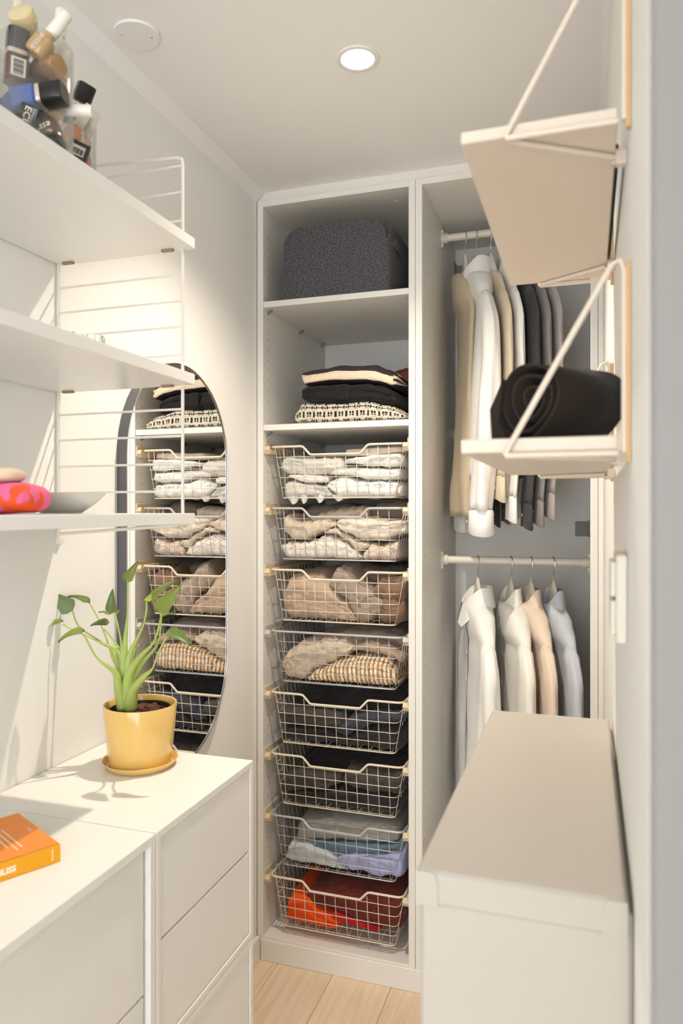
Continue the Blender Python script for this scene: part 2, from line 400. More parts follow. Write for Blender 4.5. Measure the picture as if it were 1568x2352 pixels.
# ------------------------------------------------------------------ wire baskets
BCX, BYF, BH = -0.7262, 2.112, 0.158
BZ = [1.594-0.1907*i-BH for i in range(8)]           # bottoms
HWT, HWB, BD = 0.203, 0.181, 0.50
def ring(z, off=0.0):
    f = z/BH; hw = HWB+(HWT-HWB)*f; yf = 0.020*(1-f); yb = BD-0.02*(1-f); r = 0.012
    pts = []
    for cx_, cy_, a0 in ((hw-r, yf+r, -pi/2), (hw-r, yb-r, 0), (-hw+r, yb-r, pi/2), (-hw+r, yf+r, pi)):
        for j in range(3):
            a = a0+j*pi/4; pts.append((cx_+r*cos(a), cy_+r*sin(a), z))
    return pts
def make_basket(dip, mwire, label, loc):
    b = thing('wire_basket', label, 'basket', loc, 0, 'pull-out wire baskets in the wardrobe')
    hw, y1 = 0.2125, BD-0.002
    R = MB()
    pts = []
    for j in range(5):
        a = pi+j*pi/8; pts.append((-hw+0.02+0.02*cos(a), 0.02+0.02*sin(a), BH))
    if dip:
        d = 0.0265
        pts += [(-0.112, 0, BH), (-0.104, 0, BH-0.0015), (-0.099, 0, BH-0.006), (-0.085, 0, BH-d+0.006), (-0.081, 0, BH-d+0.0015), (-0.073, 0, BH-d)]
        pts += [(-p[0], 0, p[2]) for p in pts[-6:]][::-1]
    for j in range(5):
        a = -pi/2+j*pi/8; pts.append((hw-0.02+0.02*cos(a), 0.02+0.02*sin(a), BH))
    pts += [(hw, y1, BH), (-hw, y1, BH)]
    R.tube(pts, 0.0034, 8, closed=True)
    part(b, 'rim', R, mwire, smooth=True)
    wr = 0.00105
    zs = [0.0, 0.0315, 0.063, 0.0945, 0.126]
    F = MB(); S = MB(); S2 = MB(); K = MB(); G = MB()
    ztop = lambda x: BH-0.026 if (dip and abs(x) < 0.083) else (BH-0.013 if dip and abs(x) < 0.105 else BH)
    for i in range(-5, 6):
        x = 0.0336*i
        F.tube([(x, 0.0016, ztop(x)), (x, 0.0215, 0)], wr, 5)
        K.tube([(x, BD-0.003, BH), (x, BD-0.0215, 0)], wr, 5)
        G.tube([(x, 0.0215, 0), (x, BD-0.0215, 0)], wr, 5)
    for i in range(15):
        y = 0.03+0.0315*i
        for s in (-1, 1): (S if s < 0 else S2).tube([(s*(HWT+0.006), y, BH), (s*HWB, max(y, 0.024), 0)], wr, 5)
        if i % 2 == 0: G.tube([(-HWB, y, 0.0008), (HWB, y, 0.0008)], wr, 5)
    H = MB()
    for z in zs: H.tube(ring(z), wr if z > 0 else 0.0017, 5, closed=True)
    part(b, 'front_wires', F, mwire, smooth='all'); part(b, 'side_wires', S, mwire, smooth='all'); part(b, 'side_wires', S2, mwire, smooth='all')
    part(b, 'back_wires', K, mwire, smooth='all'); part(b, 'floor_wires', G, mwire, smooth='all')
    part(b, 'hoop_wires', H, mwire, smooth='all')
    return b
BL = ['cream wire basket holding white folded tops, topmost basket of the wardrobe',
      'grey wire basket holding cream pleated tops',
      'cream wire basket holding taupe and brown knits',
      'grey wire basket with a straight rim holding a mustard striped knit',
      'cream wire basket of black clothes just below the mustard striped knit',
      'cream wire basket of black clothes just above the grey and lavender clothes',
      'grey wire basket holding grey, pale blue and lavender clothes',
      'cream wire basket with orange and maroon clothes, lowest of the wardrobe']
bA = make_basket(True, M_wire, BL[0], (BCX, BYF, BZ[0]))
bB = make_basket(True, M_wireg, BL[1], (BCX, BYF, BZ[1]))
bC = make_basket(False, M_wireg, BL[3], (BCX, BYF, BZ[3]))
for i, src in ((2, bA), (4, bA), (5, bA), (6, bB), (7, bA)):
    copy_tree(src, Matrix.Translation((BCX, BYF, BZ[i])), BL[i])
for i in range(8):                                   # runners on both side panels with plastic end caps
    zr = BZ[i]+BH
    for xs, sg in ((U1[0]+T, 1), (U1[1]-T, -1)):
        mb = MB().box(min(xs, xs+0.017*sg), max(xs, xs+0.017*sg), BYF+0.02, BYF+0.47, zr-0.019, zr-0.005)
        mb.box(min(xs, xs+0.004*sg), max(xs, xs+0.004*sg), BYF+0.02, BYF+0.47, zr-0.019, zr+0.014)
        rr = part(w1, 'basket_runner', mb, M_capg if i > 2 else M_cap, world=True)
        mb = MB().prism([(0.0, -0.020), (0.013, -0.024), (0.019, -0.008), (0.019, -0.0055), (0.006, -0.0055), (0.006, 0.010), (0.004, 0.018), (-0.000, 0.018)], 0.05)
        # profile drawn in (depth, height); extruded across the runner width
        cap = MB().box(0, 0.020, 0.004, 0.045, -0.022, -0.0052, bev=0.002)
        cap.box(0, 0.005, -0.001, 0.045, -0.020, 0.016, bev=0.0015)
        cap.prism([(0.0, -0.021), (0.0, 0.003), (-0.008, -0.009)], 0.019, Matrix(((0, 0, 1, 0), (1, 0, 0, 0.005), (0, 1, 0, 0), (0, 0, 0, 1))))
        cap.v = [Vector((xs+sg*p.x, BYF-0.006+p.y, zr+p.z)) for p in cap.v]
        part(rr, 'runner_cap', cap, M_cap if i != 3 else M_capg, world=True, label='plastic end cap')

# ------------------------------------------------------------------ folded clothes
def vnoise(p, f, seed): return noise.noise(Vector((p.x*f+seed, p.y*f-seed*0.7, p.z*f+seed*0.3)))
NG = [0]
def garment(name, label, cat, m, top, bot, yf, dep, layers=1, wr=0.004, n=3.2, ns=56, nt=40, group=None, sag=0.0, px=True, colf=None, endp=7.0, pleat=None):
    """soft folded cloth: top and bottom outline of its front face as (u,v) photo pixels on the plane y=yf, then a real depth.
    The section (depth x height) is a rounded loop; layers>1 gives the fold lines along its front."""
    NG[0] += 1; seed = NG[0]*3.77
    conv = (lambda q: (Py(q[0], q[1], yf).x, Py(q[0], q[1], yf).z)) if px else (lambda q: q)
    tp = sorted(conv(q) for q in top); bt = sorted(conv(q) for q in bot)
    if px:
        tp = [(x, z+.0012) for x, z in tp]; bt = [(x, z-.0035) for x, z in bt]
        for f_ in BZ+[1.6612]:                       # rest on the basket floor or the shelf, not in it
            bt = [(x, f_+.0028 if abs(z-f_) < .012 else z) for x, z in bt]
    x0 = min(tp[0][0], bt[0][0]); x1 = max(tp[-1][0], bt[-1][0])
    # even spacing round the section: walk a fine loop, then pick equal arc steps (front three times denser)
    hm = max(0.006, sum(lerp_list(tp, x0+(x1-x0)*q/8)-lerp_list(bt, x0+(x1-x0)*q/8) for q in range(1, 8))/14)
    fine = [2*pi*k/1200 for k in range(1201)]; acc = [0.0]
    def se(t):
        c_, s_ = cos(t), sin(t); ne = n if s_ > 0 else n*2.2
        return Vector((dep/2*math.copysign(abs(c_)**(2/ne), c_), hm*math.copysign(abs(s_)**(2/ne), s_)))
    for k in range(1200):
        a, b = se(fine[k]), se(fine[k+1]); acc.append(acc[-1]+(b-a).length*(4.0 if a.x < -dep*.30 else 1.0))
    TT = []; k = 0
    for j in range(nt):
        while acc[k+1] < acc[-1]*j/nt: k += 1
        TT.append(fine[k])
    rings = []; ZF = []
    for i in range(ns+1):
        s = i/ns; s = 0.5-0.5*cos(pi*s) if ns < 100 else s
        e = max(0.0, 1-abs(2*s-1)**endp)**(1/endp)
        x = x0+(x1-x0)*s
        zt = lerp_list(tp, x); zb = lerp_list(bt, x)
        if zt-zb < 0.006: zt = zb+0.006
        zc = zb+(zt-zb)*(0.5 if e > 0.6 else 0.5); h = (zt-zb)/2*max(e, 0.02); d = dep/2*(0.55+0.45*e)*max(min(1, e*1.6), 0.02)
        yc = yf+dep/2
        ringp = []
        for j in range(nt):
            t = TT[j]; c_, s_ = cos(t), sin(t); ne = n if s_ > 0 else n*2.2
            yy = yc+d*math.copysign(abs(c_)**(2/ne), c_); zz = zc+h*math.copysign(abs(s_)**(2/ne), s_)
            p = Vector((x, yy, zz))
            if c_ < 0 and layers > 1:               # fold lines at the front
                f_ = (zz-zb)/max(zt-zb, 1e-4)*layers + 0.35*noise.noise(Vector((x*9, seed, 0)))
                p.y += (0.010*(1-abs(sin(pi*f_))**0.6))*(-c_)**0.5*e
            if pleat:
                k_, am = pleat
                w_ = sin(x*k_+2.2*noise.noise(Vector((x*8, zz*14, seed))))
                p.y -= am*w_*(-c_ if c_ < 0 else 0); p.z += am*0.7*w_*(1 if s_ > 0.2 else 0)
            a = min(1.3*wr, .0085)*e
            q_ = Vector((p.x*0.75+0.5*p.z, p.y*0.5, p.z*1.9-0.5*p.x))
            dn = vnoise(p, 16, seed)*a*1.2-(1-abs(vnoise(q_, 34, seed+4)))**6*a*1.1-(1-abs(vnoise(Vector((p.x*1.4, p.y, p.z*.8)), 52, seed+9)))**8*a*.4+a*.5
            nrm = Vector((0, math.copysign(abs(c_)**1.2, c_), math.copysign(abs(s_)**1.2, s_)))
            p += nrm*dn
            p.z -= sag*((yy-yf)/dep)**2 if s_ > 0 else 0
            ringp.append(p)
        rings.append(ringp); ZF.append([(p.z-zb)/max(zt-zb, 1e-4) for p in ringp])
    mb = MB().loft(rings)
    o = single(name, mb, m, label, cat, group, smooth='all')
    if colf:
        me = o.data; ca = me.color_attributes.new('Col', 'FLOAT_COLOR', 'CORNER')
        # arc length round each section, so that print follows the cloth
        arc = [0.0]
        mid = rings[len(rings)//2]
        for j in range(nt): arc.append(arc[-1]+(mid[(j+1) % nt]-mid[j]).length)
        k = 0; per = nt
        for pi_, p in enumerate(me.polygons):
            if pi_ < ns*nt:
                i, j = divmod(pi_, nt)
                col = colf(x0+(x1-x0)*(i+0.5)/ns, (arc[j]+arc[j+1])/2, (i+0.5)/ns, ZF[i][j])
            else: col = colf(x0, 0, 0, 0.5)
            for li in p.loop_indices: ca.data[li].color = (*col, 1)
    return o
def fab(name, rgb, bump=('noise', 120, 0.0022), var=0.06, rough=0.9, sheen=0.15):
    return mat(name, srgb(*rgb), rough, spec=0.15, var=var, vscale=25, bump=bump, sheen=sheen)
F_white = fab('white_cotton', (238, 235, 228)); F_whiter = fab('white_rib', (238, 234, 226), ('rib', 130, 0.0012))
F_cream = fab('cream_cotton', (226, 212, 194)); F_creamr = fab('cream_rib', (226, 208, 184), ('rib', 60, 0.002))
F_pleat = fab('pale_pleat', (228, 218, 206)); F_lace = fab('peach_lace', (222, 202, 184), ('noise', 220, 0.003))
F_taupe = fab('taupe_knit', (188, 164, 142)); F_taupe2 = fab('grey_taupe', (160, 144, 130)); F_brown = fab('brown_knit', (130, 104, 84)); F_dtaupe = fab('dark_taupe', (128, 112, 100))
F_beige = fab('beige_cotton', (202, 184, 162)); F_mush = fab('mushroom_cotton', (172, 150, 130))
F_black = fab('black_cotton', (52, 50, 52), var=0.2); F_black2 = fab('soft_black_knit', (40, 38, 39), ('noise', 220, 0.002), var=0.2); F_char = fab('charcoal_cotton', (74, 69, 67)); F_navy = fab('dark_navy', (64, 66, 78)); F_vel = fab('black_velvet', (34, 32, 33), ('noise', 90, 0.001), 0.25, 0.8, 0.12)
F_gg = fab('grey_green_knit', (150, 150, 144)); F_pale = fab('pale_blue_grey', (200, 204, 206)); F_blue = fab('slate_blue', (98, 116, 134)); F_lav = fab('lavender_cotton', (168, 174, 212), ('noise', 90, 0.003))
F_orange = fab('bright_orange', (236, 84, 22)); F_maroon = fab('maroon_knit', (104, 46, 38), ('noise', 240, 0.002)); F_red = fab('crimson_cotton', (176, 36, 36))
def c6(l): return [(580+x/3.733, 960+y/3.733) for x, y in l]
def c7(l): return [(580+x/3.733, 1400+y/3.733) for x, y in l]
def c8(l): return [(580+x/3.733, 1820+y/3.733) for x, y in l]
Y0 = 2.139
G = 'folded clothes in the wire baskets'
gm = lambda *a, **k: garment(*a, group=G, **k)
# basket 1: whites
frilled = gm('folded_blouse', 'white ribbed top with a frilled hem at the bottom of the white pile', 'top', F_whiter, c6([(255,540),(300,515),(470,545),(600,570),(690,650)]), c6([(262,668),(400,678),(700,680)]), Y0+.004, .36, layers=2, wr=.005)
gm('folded_blouse', 'white crinkled cotton top at the bottom of the white pile', 'top', F_white, c6([(615,540),(760,485),(960,520),(1120,520),(1262,535)]), c6([(620,600),(760,672),(1000,668),(1255,655)]), Y0, .36, layers=2, wr=.007)
gm('folded_blouse', 'thin white folded top between two ribbed white tops', 'top', F_white, c6([(285,482),(400,478),(640,484)]), c6([(285,500),(450,545),(640,545)]), Y0+.003, .34, wr=.003)
gm('folded_blouse', 'smooth white folded top with a pointed end in the white pile', 'top', F_white, c6([(640,462),(720,412),(900,415),(1265,420)]), c6([(640,478),(820,482),(980,522),(1130,525),(1265,505)]), Y0-.002, .36, layers=2, wr=.003)
gm('folded_blouse', 'white fine-ribbed top folded under the basket handle', 'top', F_whiter, c6([(225,360),(275,300),(380,325),(730,332),(775,392)]), c6([(240,440),(300,475),(530,488),(700,470),(775,402)]), Y0+.004, .34, layers=2, wr=.004)
gm('folded_blouse', 'white folded blouse at the right of the white pile', 'top', F_white, c6([(765,345),(900,318),(1100,300),(1285,285)]), c6([(765,380),(1040,402),(1150,410),(1270,405)]), Y0+.002, .34, layers=2, wr=.004)
gm('folded_blouse', 'white folded shirt lying uppermost on the white pile', 'top', F_cream, c6([(778,262),(900,258),(1180,236),(1290,236)]), c6([(778,312),(1000,308),(1290,290)]), Y0+.02, .30, layers=2, wr=.003)
for q in ([(300,676),(345,742),(395,676)], [(405,676),(425,738),(470,676)], [(535,676),(570,730),(612,676)], [(690,676),(735,716),(780,676)]):
    P3 = [Py(580+x/3.733, 960+y/3.733, Y0+.012) for x, y in q]
    mb = MB(); vs_ = []
    for i in range(9):
        f = i/8; x = P3[0].x+(P3[2].x-P3[0].x)*f; dz = (P3[1].z-P3[0].z)*(sin(pi*f)**.8)
        yy = Y0+.012+.004*sin(f*9)
        vs_ += [(x, yy, P3[0].z+.006), (x, yy-.003, P3[0].z+dz*.6), (x, yy+.002, P3[0].z+dz)]
    n0 = len(vs_); fs_ = [(i*3+j, i*3+3+j, i*3+4+j, i*3+1+j) for i in range(8) for j in range(2)]
    mb.add(vs_+[(p[0], p[1]+.0012, p[2]) for p in vs_], fs_+[tuple(n0+k for k in f)[::-1] for f in fs_])
    part(frilled, 'frill', mb, F_white, smooth='all', world=True)
# basket 2: creams
gm('folded_blouse', 'cream pleated top with round end low in its basket', 'top', F_pleat, c6([(222,1085),(300,1062),(450,1050),(640,992),(760,1030),(870,1110),(930,1185)]), c6([(240,1130),(290,1205),(600,1208),(925,1205)]), Y0, .34, wr=.004, pleat=(230, .0028))
gm('folded_blouse', 'peach lace top rolled beside the pleated cream top', 'top', F_lace, c6([(935,1140),(1010,1072),(1120,1072),(1250,1035)]), c6([(935,1205),(1080,1212),(1240,1210)]), Y0+.002, .34, wr=.006, pleat=(150, .0022))
gm('folded_blouse', 'peach ribbed band arching between two cream tops', 'top', F_creamr, c6([(608,968),(700,938),(800,985),(900,1050),(1000,1066)]), c6([(608,985),(700,985),(800,1045),(900,1140),(1000,1110)]), Y0+.006, .30, wr=.002, pleat=(420, .0012))
gm('folded_blouse', 'cream pleated blouse with a raised corner', 'top', F_creamr, c6([(248,815),(290,830),(345,885),(480,880),(600,858),(700,900)]), c6([(262,990),(330,1035),(420,1035),(600,968),(700,925)]), Y0+.006, .30, wr=.003, pleat=(200, .003))
gm('folded_blouse', 'smooth cream top folded beside the pleated blouse', 'top', F_cream, c6([(700,870),(830,838),(960,852),(1180,872),(1325,885)]), c6([(700,925),(800,985),(920,1032),(1100,1048),(1270,985)]), Y0+.001, .34, layers=2, wr=.004)
gm('folded_blouse', 'cream pleated sleeve bundle lying uppermost behind the basket rim', 'top', F_creamr, c6([(490,855),(590,800),(760,775),(975,755)]), c6([(495,885),(600,885),(970,860)]), Y0+.07, .2, wr=.003, pleat=(200, .003))
gm('folded_blouse', 'grey beige top at the back of the cream basket', 'top', F_taupe2, c6([(400,800),(480,755),(750,735),(930,762)]), c6([(400,900),(930,900)]), Y0+.17, .2, wr=.004)
gm('folded_blouse', 'dark beige knit at the back right of the cream basket', 'top', F_dtaupe, c6([(1000,765),(1080,722),(1330,712)]), c6([(1000,870),(1320,870)]), Y0+.1, .25, wr=.004)
# basket 3: taupes
gm('folded_sweater', 'light taupe knit sweater folded in thick layers', 'sweater', F_taupe, c6([(243,1440),(295,1335),(420,1318),(560,1322),(640,1390),(780,1562),(905,1735)]), c6([(255,1660),(290,1735),(600,1738),(905,1742)]), Y0+.002, .36, layers=4, wr=.005)
gm('folded_sweater', 'grey taupe knit slumped across the middle of its basket', 'sweater', F_taupe2, c6([(640,1400),(720,1262),(790,1270),(940,1420),(1060,1500),(1130,1560)]), c6([(640,1460),(780,1555),(905,1720),(970,1760),(1080,1670),(1130,1600)]), Y0+.004, .30, wr=.008)
gm('folded_sweater', 'brown jersey top crumpled at the side of the taupe basket', 'sweater', F_brown, c6([(1010,1420),(1100,1350),(1300,1370)]), c6([(1050,1690),(1130,1730),(1250,1735)]), Y0+.008, .32, wr=.009)
gm('folded_sweater', 'dark brown knit at the back of the taupe basket', 'sweater', F_dtaupe, c6([(720,1290),(800,1240),(1100,1290),(1300,1290)]), c6([(720,1420),(1300,1430)]), Y0+.12, .26, wr=.008)
# basket 4: beige + mustard stripes
def stripes(x, a, s, t):
    w = (x+0.0022*sin(a*70)) % 0.0135
    return srgb(226, 216, 198) if w < 0.0078 else srgb(178, 122, 56)
F_stripe = mat('striped_knit', (1, 1, 1), 0.95, attr=True, spec=0.1, var=0.14, vscale=300, bump=('noise', 260, 0.002))
gm('folded_sweater', 'white and mustard striped knit sweater', 'sweater', F_stripe, c7([(442,585),(560,492),(750,418),(1000,372),(1150,395),(1200,450),(1240,600)]), c7([(442,612),(600,622),(700,632),(1000,655),(1235,672)]), Y0-.002, .34, wr=.003, ns=220, nt=64, colf=stripes)
gm('folded_sweater', 'beige cotton jumper with gathered end above the striped knit', 'sweater', F_beige, c7([(230,420),(300,335),(400,295),(500,262),(620,246),(760,262),(850,318)]), c7([(240,500),(300,585),(430,595),(540,500),(640,452),(760,410),(850,350)]), Y0+.004, .32, wr=.007)
gm('folded_sweater', 'mushroom brown tee lying on the striped knit', 'sweater', F_mush, c7([(825,325),(900,300),(1000,288),(1150,312),(1290,400)]), c7([(825,365),(950,352),(1100,378),(1200,420),(1290,468)]), Y0+.01, .30, wr=.005)
gm('folded_sweater', 'brown knit lying uppermost behind the straight rim', 'sweater', F_taupe2, c7([(715,200),(800,168),(1050,165),(1220,190),(1310,235)]), c7([(715,230),(1000,300),(1300,330)]), Y0+.09, .26, wr=.004)
# basket 5: black
gm('folded_trousers', 'black folded trousers low in the basket under the striped knit', 'trousers', F_black, c7([(232,1065),(280,992),(480,1010),(640,1030),(710,1055)]), c7([(260,1095),(300,1130),(700,1165)]), Y0, .34, layers=2, wr=.006)
gm('folded_trousers', 'charcoal folded trousers with a turned edge in the black basket', 'trousers', F_black, c7([(800,1080),(1000,1000),(1285,975)]), c7([(700,1165),(900,1185),(1240,1205)]), Y0+.002, .34, layers=2, wr=.006)
gm('folded_trousers', 'soft black garment with a pointed end in the black basket', 'trousers', F_char, c7([(216,890),(290,845),(500,860),(760,892)]), c7([(240,940),(290,985),(500,1000),(745,1020)]), Y0+.002, .34, layers=2, wr=.006)
gm('folded_trousers', 'dark navy garment draped diagonally in the black basket', 'trousers', F_navy, c7([(700,1035),(760,980),(830,920),(1000,892),(1290,915)]), c7([(700,1060),(780,1085),(900,1030),(1010,995),(1280,965)]), Y0-.001, .34, wr=.007)
gm('folded_trousers', 'fuzzy black knit heaped uppermost in the black basket', 'trousers', F_black2, c7([(330,740),(400,690),(700,680),(1300,720)]), c7([(330,850),(700,870),(1300,890)]), Y0+.05, .32, wr=.008)
# basket 6: black
gm('folded_trousers', 'black jeans folded flat at the bottom of its basket', 'trousers', F_black, c7([(280,1560),(500,1555),(720,1545),(1000,1575),(1250,1600)]), c7([(285,1640),(700,1690),(1235,1760)]), Y0, .36, layers=2, wr=.005)
gm('folded_trousers', 'charcoal jersey with a rounded end in the lower black basket', 'trousers', F_char, c7([(228,1470),(290,1385),(450,1370),(600,1415),(740,1420)]), c7([(245,1560),(480,1555),(740,1520)]), Y0+.002, .34, layers=2, wr=.006)
gm('folded_trousers', 'dark grey garment with an upturned corner in the lower black basket', 'trousers', F_char, c7([(760,1430),(810,1345),(1000,1375),(1275,1410)]), c7([(760,1500),(1000,1565),(1245,1590)]), Y0+.004, .32, wr=.007)
gm('folded_trousers', 'deep black knit heaped at the back of the lower black basket', 'trousers', F_black2, c7([(430,1260),(520,1220),(900,1235),(1300,1270)]), c7([(430,1400),(1300,1440)]), Y0+.06, .30, wr=.008)
# basket 7
gm('folded_sweater', 'grey knit sweater rolled across the top of the blue clothes', 'sweater', F_gg, c8([(365,240),(430,190),(800,205),(1100,240),(1250,290)]), c8([(365,420),(520,405),(800,412),(1000,430),(1225,440)]), Y0+.012, .28, wr=.003)
gm('folded_shirt', 'pale blue grey shirt folded with a rounded edge', 'shirt', F_pale, c8([(265,490),(300,445),(480,440),(600,480),(700,540),(815,680)]), c8([(272,590),(450,615),(650,650),(810,692)]), Y0-.001, .34, layers=2, wr=.004)
gm('folded_shirt', 'slate blue shirt folded between the grey and lavender clothes', 'shirt', F_blue, c8([(500,425),(620,402),(900,428),(1270,445)]), c8([(520,460),(700,525),(960,512),(1265,525)]), Y0+.008, .30, wr=.006)
gm('folded_shirt', 'crumpled lavender cotton blouse', 'shirt', F_lav, c8([(700,575),(770,512),(960,502),(1110,530),(1210,512),(1290,505)]), c8([(710,600),(860,668),(1060,715),(1250,728)]), Y0-.002, .34, wr=.008)
# basket 8
gm('folded_shirt', 'bright orange folded shirt', 'shirt', F_orange, c8([(268,1010),(300,885),(360,850),(480,878),(560,990),(735,1095)]), c8([(272,1110),(420,1150),(600,1180),(735,1188)]), Y0, .34, layers=2, wr=.004)
gm('folded_sweater', 'maroon knit sweater heaped over the orange shirt', 'sweater', F_maroon, c8([(430,880),(520,800),(740,800),(1000,820),(1290,850)]), c8([(500,960),(640,1000),(800,1060),(950,1120),(1100,1185),(1280,1215)]), Y0+.004, .34, wr=.008, sag=-.01)
gm('folded_shirt', 'crimson folded fabric peeking out under the maroon sweater', 'shirt', F_red, c8([(640,1010),(720,1020),(900,1100),(1090,1186)]), c8([(640,1050),(780,1120),(950,1175),(1090,1196)]), Y0+.001, .3, wr=.003)
gm('folded_shirt', 'light grey cloth tucked behind the maroon sweater', 'shirt', F_pale, c8([(430,740),(500,690),(575,720)]), c8([(430,800),(575,800)]), Y0+.22, .18, wr=.004)

# ------------------------------------------------------------------ stack on the shelf
def cs(l): return [(640+x/4.9, 820+y/4.9) for x, y in l]
DK, LT = srgb(46, 40, 34), srgb(208, 200, 184)
def knitpat(x, a, s, zf):
    q = 0.0346/16; i = int(x/q) % 16; j = int(a/q+6) % 20
    ci = min(i, 16-i)
    if j < 11:                                       # bars and four little flowers
        if ci <= 1: return DK if 1 <= j <= 9 else LT
        for fx in (6, 10):
            for fy in (3, 7):
                if abs(i-fx)+abs(j-fy) <= 1: return DK
        return LT
    jj = abs(j-15)
    if ci <= 1 and jj <= 1: return DK
    if 3 <= ci <= 4 and jj <= 2: return DK
    if ci == 2 and jj == 3: return DK
    if ci > 4 and jj == 0: return DK
    return LT
F_knit = mat('patterned_knit', (1, 1, 1), 0.95, attr=True, spec=0.1, var=0.1, vscale=300, bump=('noise', 400, 0.0012))
GS = 'folded clothes stacked on the wardrobe shelf'
garment('folded_blanket', 'black and cream geometric patterned knit blanket', 'blanket', F_knit, cs([(148,655),(190,560),(240,492),(560,500),(960,475),(1200,520),(1422,600)]), cs([(150,690),(185,748),(800,716),(1422,690)]), 2.120, .26, layers=1, wr=.0025, ns=240, nt=170, colf=knitpat, group=GS)
vel = thing('folded_trousers', 'black velvet trousers folded on the patterned blanket', 'trousers', (-0.72, 2.13, 1.70), group=GS)
tmp = garment('velvet_body', '', '', F_vel, cs([(222,345),(300,300),(660,280),(900,262),(1100,290),(1260,345)]), cs([(222,465),(500,492),(760,490),(1000,480),(1270,510)]), 2.126, .33, layers=2, wr=.004)
tmp.name = 'folded_body'; tmp.parent = vel; tmp.location = tmp.location-Vector((-0.72, 2.13, 1.70))
for kk in ('label', 'category', 'group'):
    if kk in tmp.keys(): del tmp[kk]
a_ = Py(640+658/4.9, 820+300/4.9, 2.12); b_ = Py(640+772/4.9, 820+485/4.9, 2.12)
part(vel, 'belt_loop', MB().box(a_.x, b_.x, 2.1185, 2.128, b_.z+.004, a_.z-.003, bev=.002), F_vel, world=True)
NV, CR = srgb(58, 50, 58), srgb(226, 208, 180)
def navystripe(x, a, s, zf):
    if s > 0.96: return NV if int(zf*5.5) % 2 == 0 else CR
    if 0.965 < zf and 0.5 < s: return CR
    return CR if 0.12 < zf < 0.60 else NV
F_sweat = mat('navy_cream_knit', (1, 1, 1), 0.95, attr=True, spec=0.1, var=0.06, vscale=200, bump=('noise', 300, 0.0012))
garment('folded_sweater', 'navy and cream wide-striped sweater on top of the shelf stack', 'sweater', F_sweat, cs([(228,150),(260,132),(480,112),(660,64),(840,72),(1060,62),(1200,110),(1325,160)]), cs([(240,250),(275,300),(560,262),(760,262),(960,255),(1100,275),(1300,318)]), 2.122, .30, layers=1, wr=.0014, ns=150, nt=110, colf=navystripe, n=3.6, group=GS)
garment('folded_scarf', 'rust red fabric bundle behind the striped sweater', 'scarf', M_dust, [(890,850),(940,832),(972,826)], [(890,968),(972,962)], 2.36, .2, wr=.006, group=GS)

# ------------------------------------------------------------------ felt box on the top shelf
fb = thing('felt_box', 'charcoal grey felt storage box with rounded corner flaps on the top shelf', 'storage box', (-0.725, 2.25, 2.046))
FX0, FX1, FY0, FY1, FZ0 = -0.893, -0.556, 2.108, 2.47, 2.0465
def felt_panel(w, h, r, th, n=10):
    """outline of a wall with rounded top corners, width w, height h"""
    P = [(0, 0), (w, 0)]
    P += [(w-r+r*cos(a), h-r+r*sin(a)) for a in [j*pi/2/n for j in range(n+1)]]
    P += [(r-r*sin(a), h-r+r*cos(a)) for a in [j*pi/2/n for j in range(n+1)]]
    return P
def panel_on(name, M, w, h, r, th=0.005, cut=None):
    part(fb, name, MB().prism(felt_panel(w, h, r, th), th, M), M_felt, world=True)
hF = 0.218
panel_on('front_wall', frame((FX0, FY0+0.005, FZ0), (1, 0, 0), (0, 0, 1)), FX1-FX0-0.01, hF, 0.058)
panel_on('back_wall', frame((FX0, FY1, FZ0), (1, 0, 0), (0, 0, 1)), FX1-FX0, hF, 0.058)
panel_on('side_wall', frame((FX1-0.005, FY0+0.005, FZ0), (0, 1, 0), (0, 0, 1)), FY1-FY0-0.01, hF-0.012, 0.05)
panel_on('side_wall', frame((FX0, FY0+0.005, FZ0), (0, 1, 0), (0, 0, 1)), FY1-FY0-0.01, hF-0.012, 0.05)
part(fb, 'base', MB().box(FX0+.006, FX1-.006, FY0+.006, FY1-.006, FZ0, FZ0+0.006), M_felt, world=True)
part(fb, 'corner_roll', MB().tube([(FX1-0.009, FY0+0.009, FZ0), (FX1-0.009, FY0+0.009, FZ0+0.155)], 0.0092, 12), M_felt, smooth=True, world=True)
for xs, sg in ((FX1, 1), (FX0, -1)):
    yc = FY0+0.075 if sg > 0 else FY0+0.05
    hp = smoothpath([(xs+sg*.001, yc-0.035, FZ0+0.155), (xs+sg*.012, yc, FZ0+0.150), (xs+sg*.001, yc+0.075, FZ0+0.150)], 6)
    mb = MB()
    for p, q in zip(hp, hp[1:]): mb.add([p+Vector((0, 0, -.013)), q+Vector((0, 0, -.013)), q+Vector((0, 0, .013)), p+Vector((0, 0, .013)), p+Vector((-.003*sg, 0, -.013)), q+Vector((-.003*sg, 0, -.013)), q+Vector((-.003*sg, 0, .013)), p+Vector((-.003*sg, 0, .013))], [(0, 1, 2, 3), (7, 6, 5, 4), (0, 4, 5, 1), (3, 2, 6, 7)])
    part(fb, 'handle', mb, M_felt, world=True)
single('paper_sheet_stack', MB().box(-0.86, -0.58, 2.20, 2.44, FZ0+0.008, FZ0+0.185, bev=.004), M_paper, 'white paper stack standing inside the felt box', 'paper')

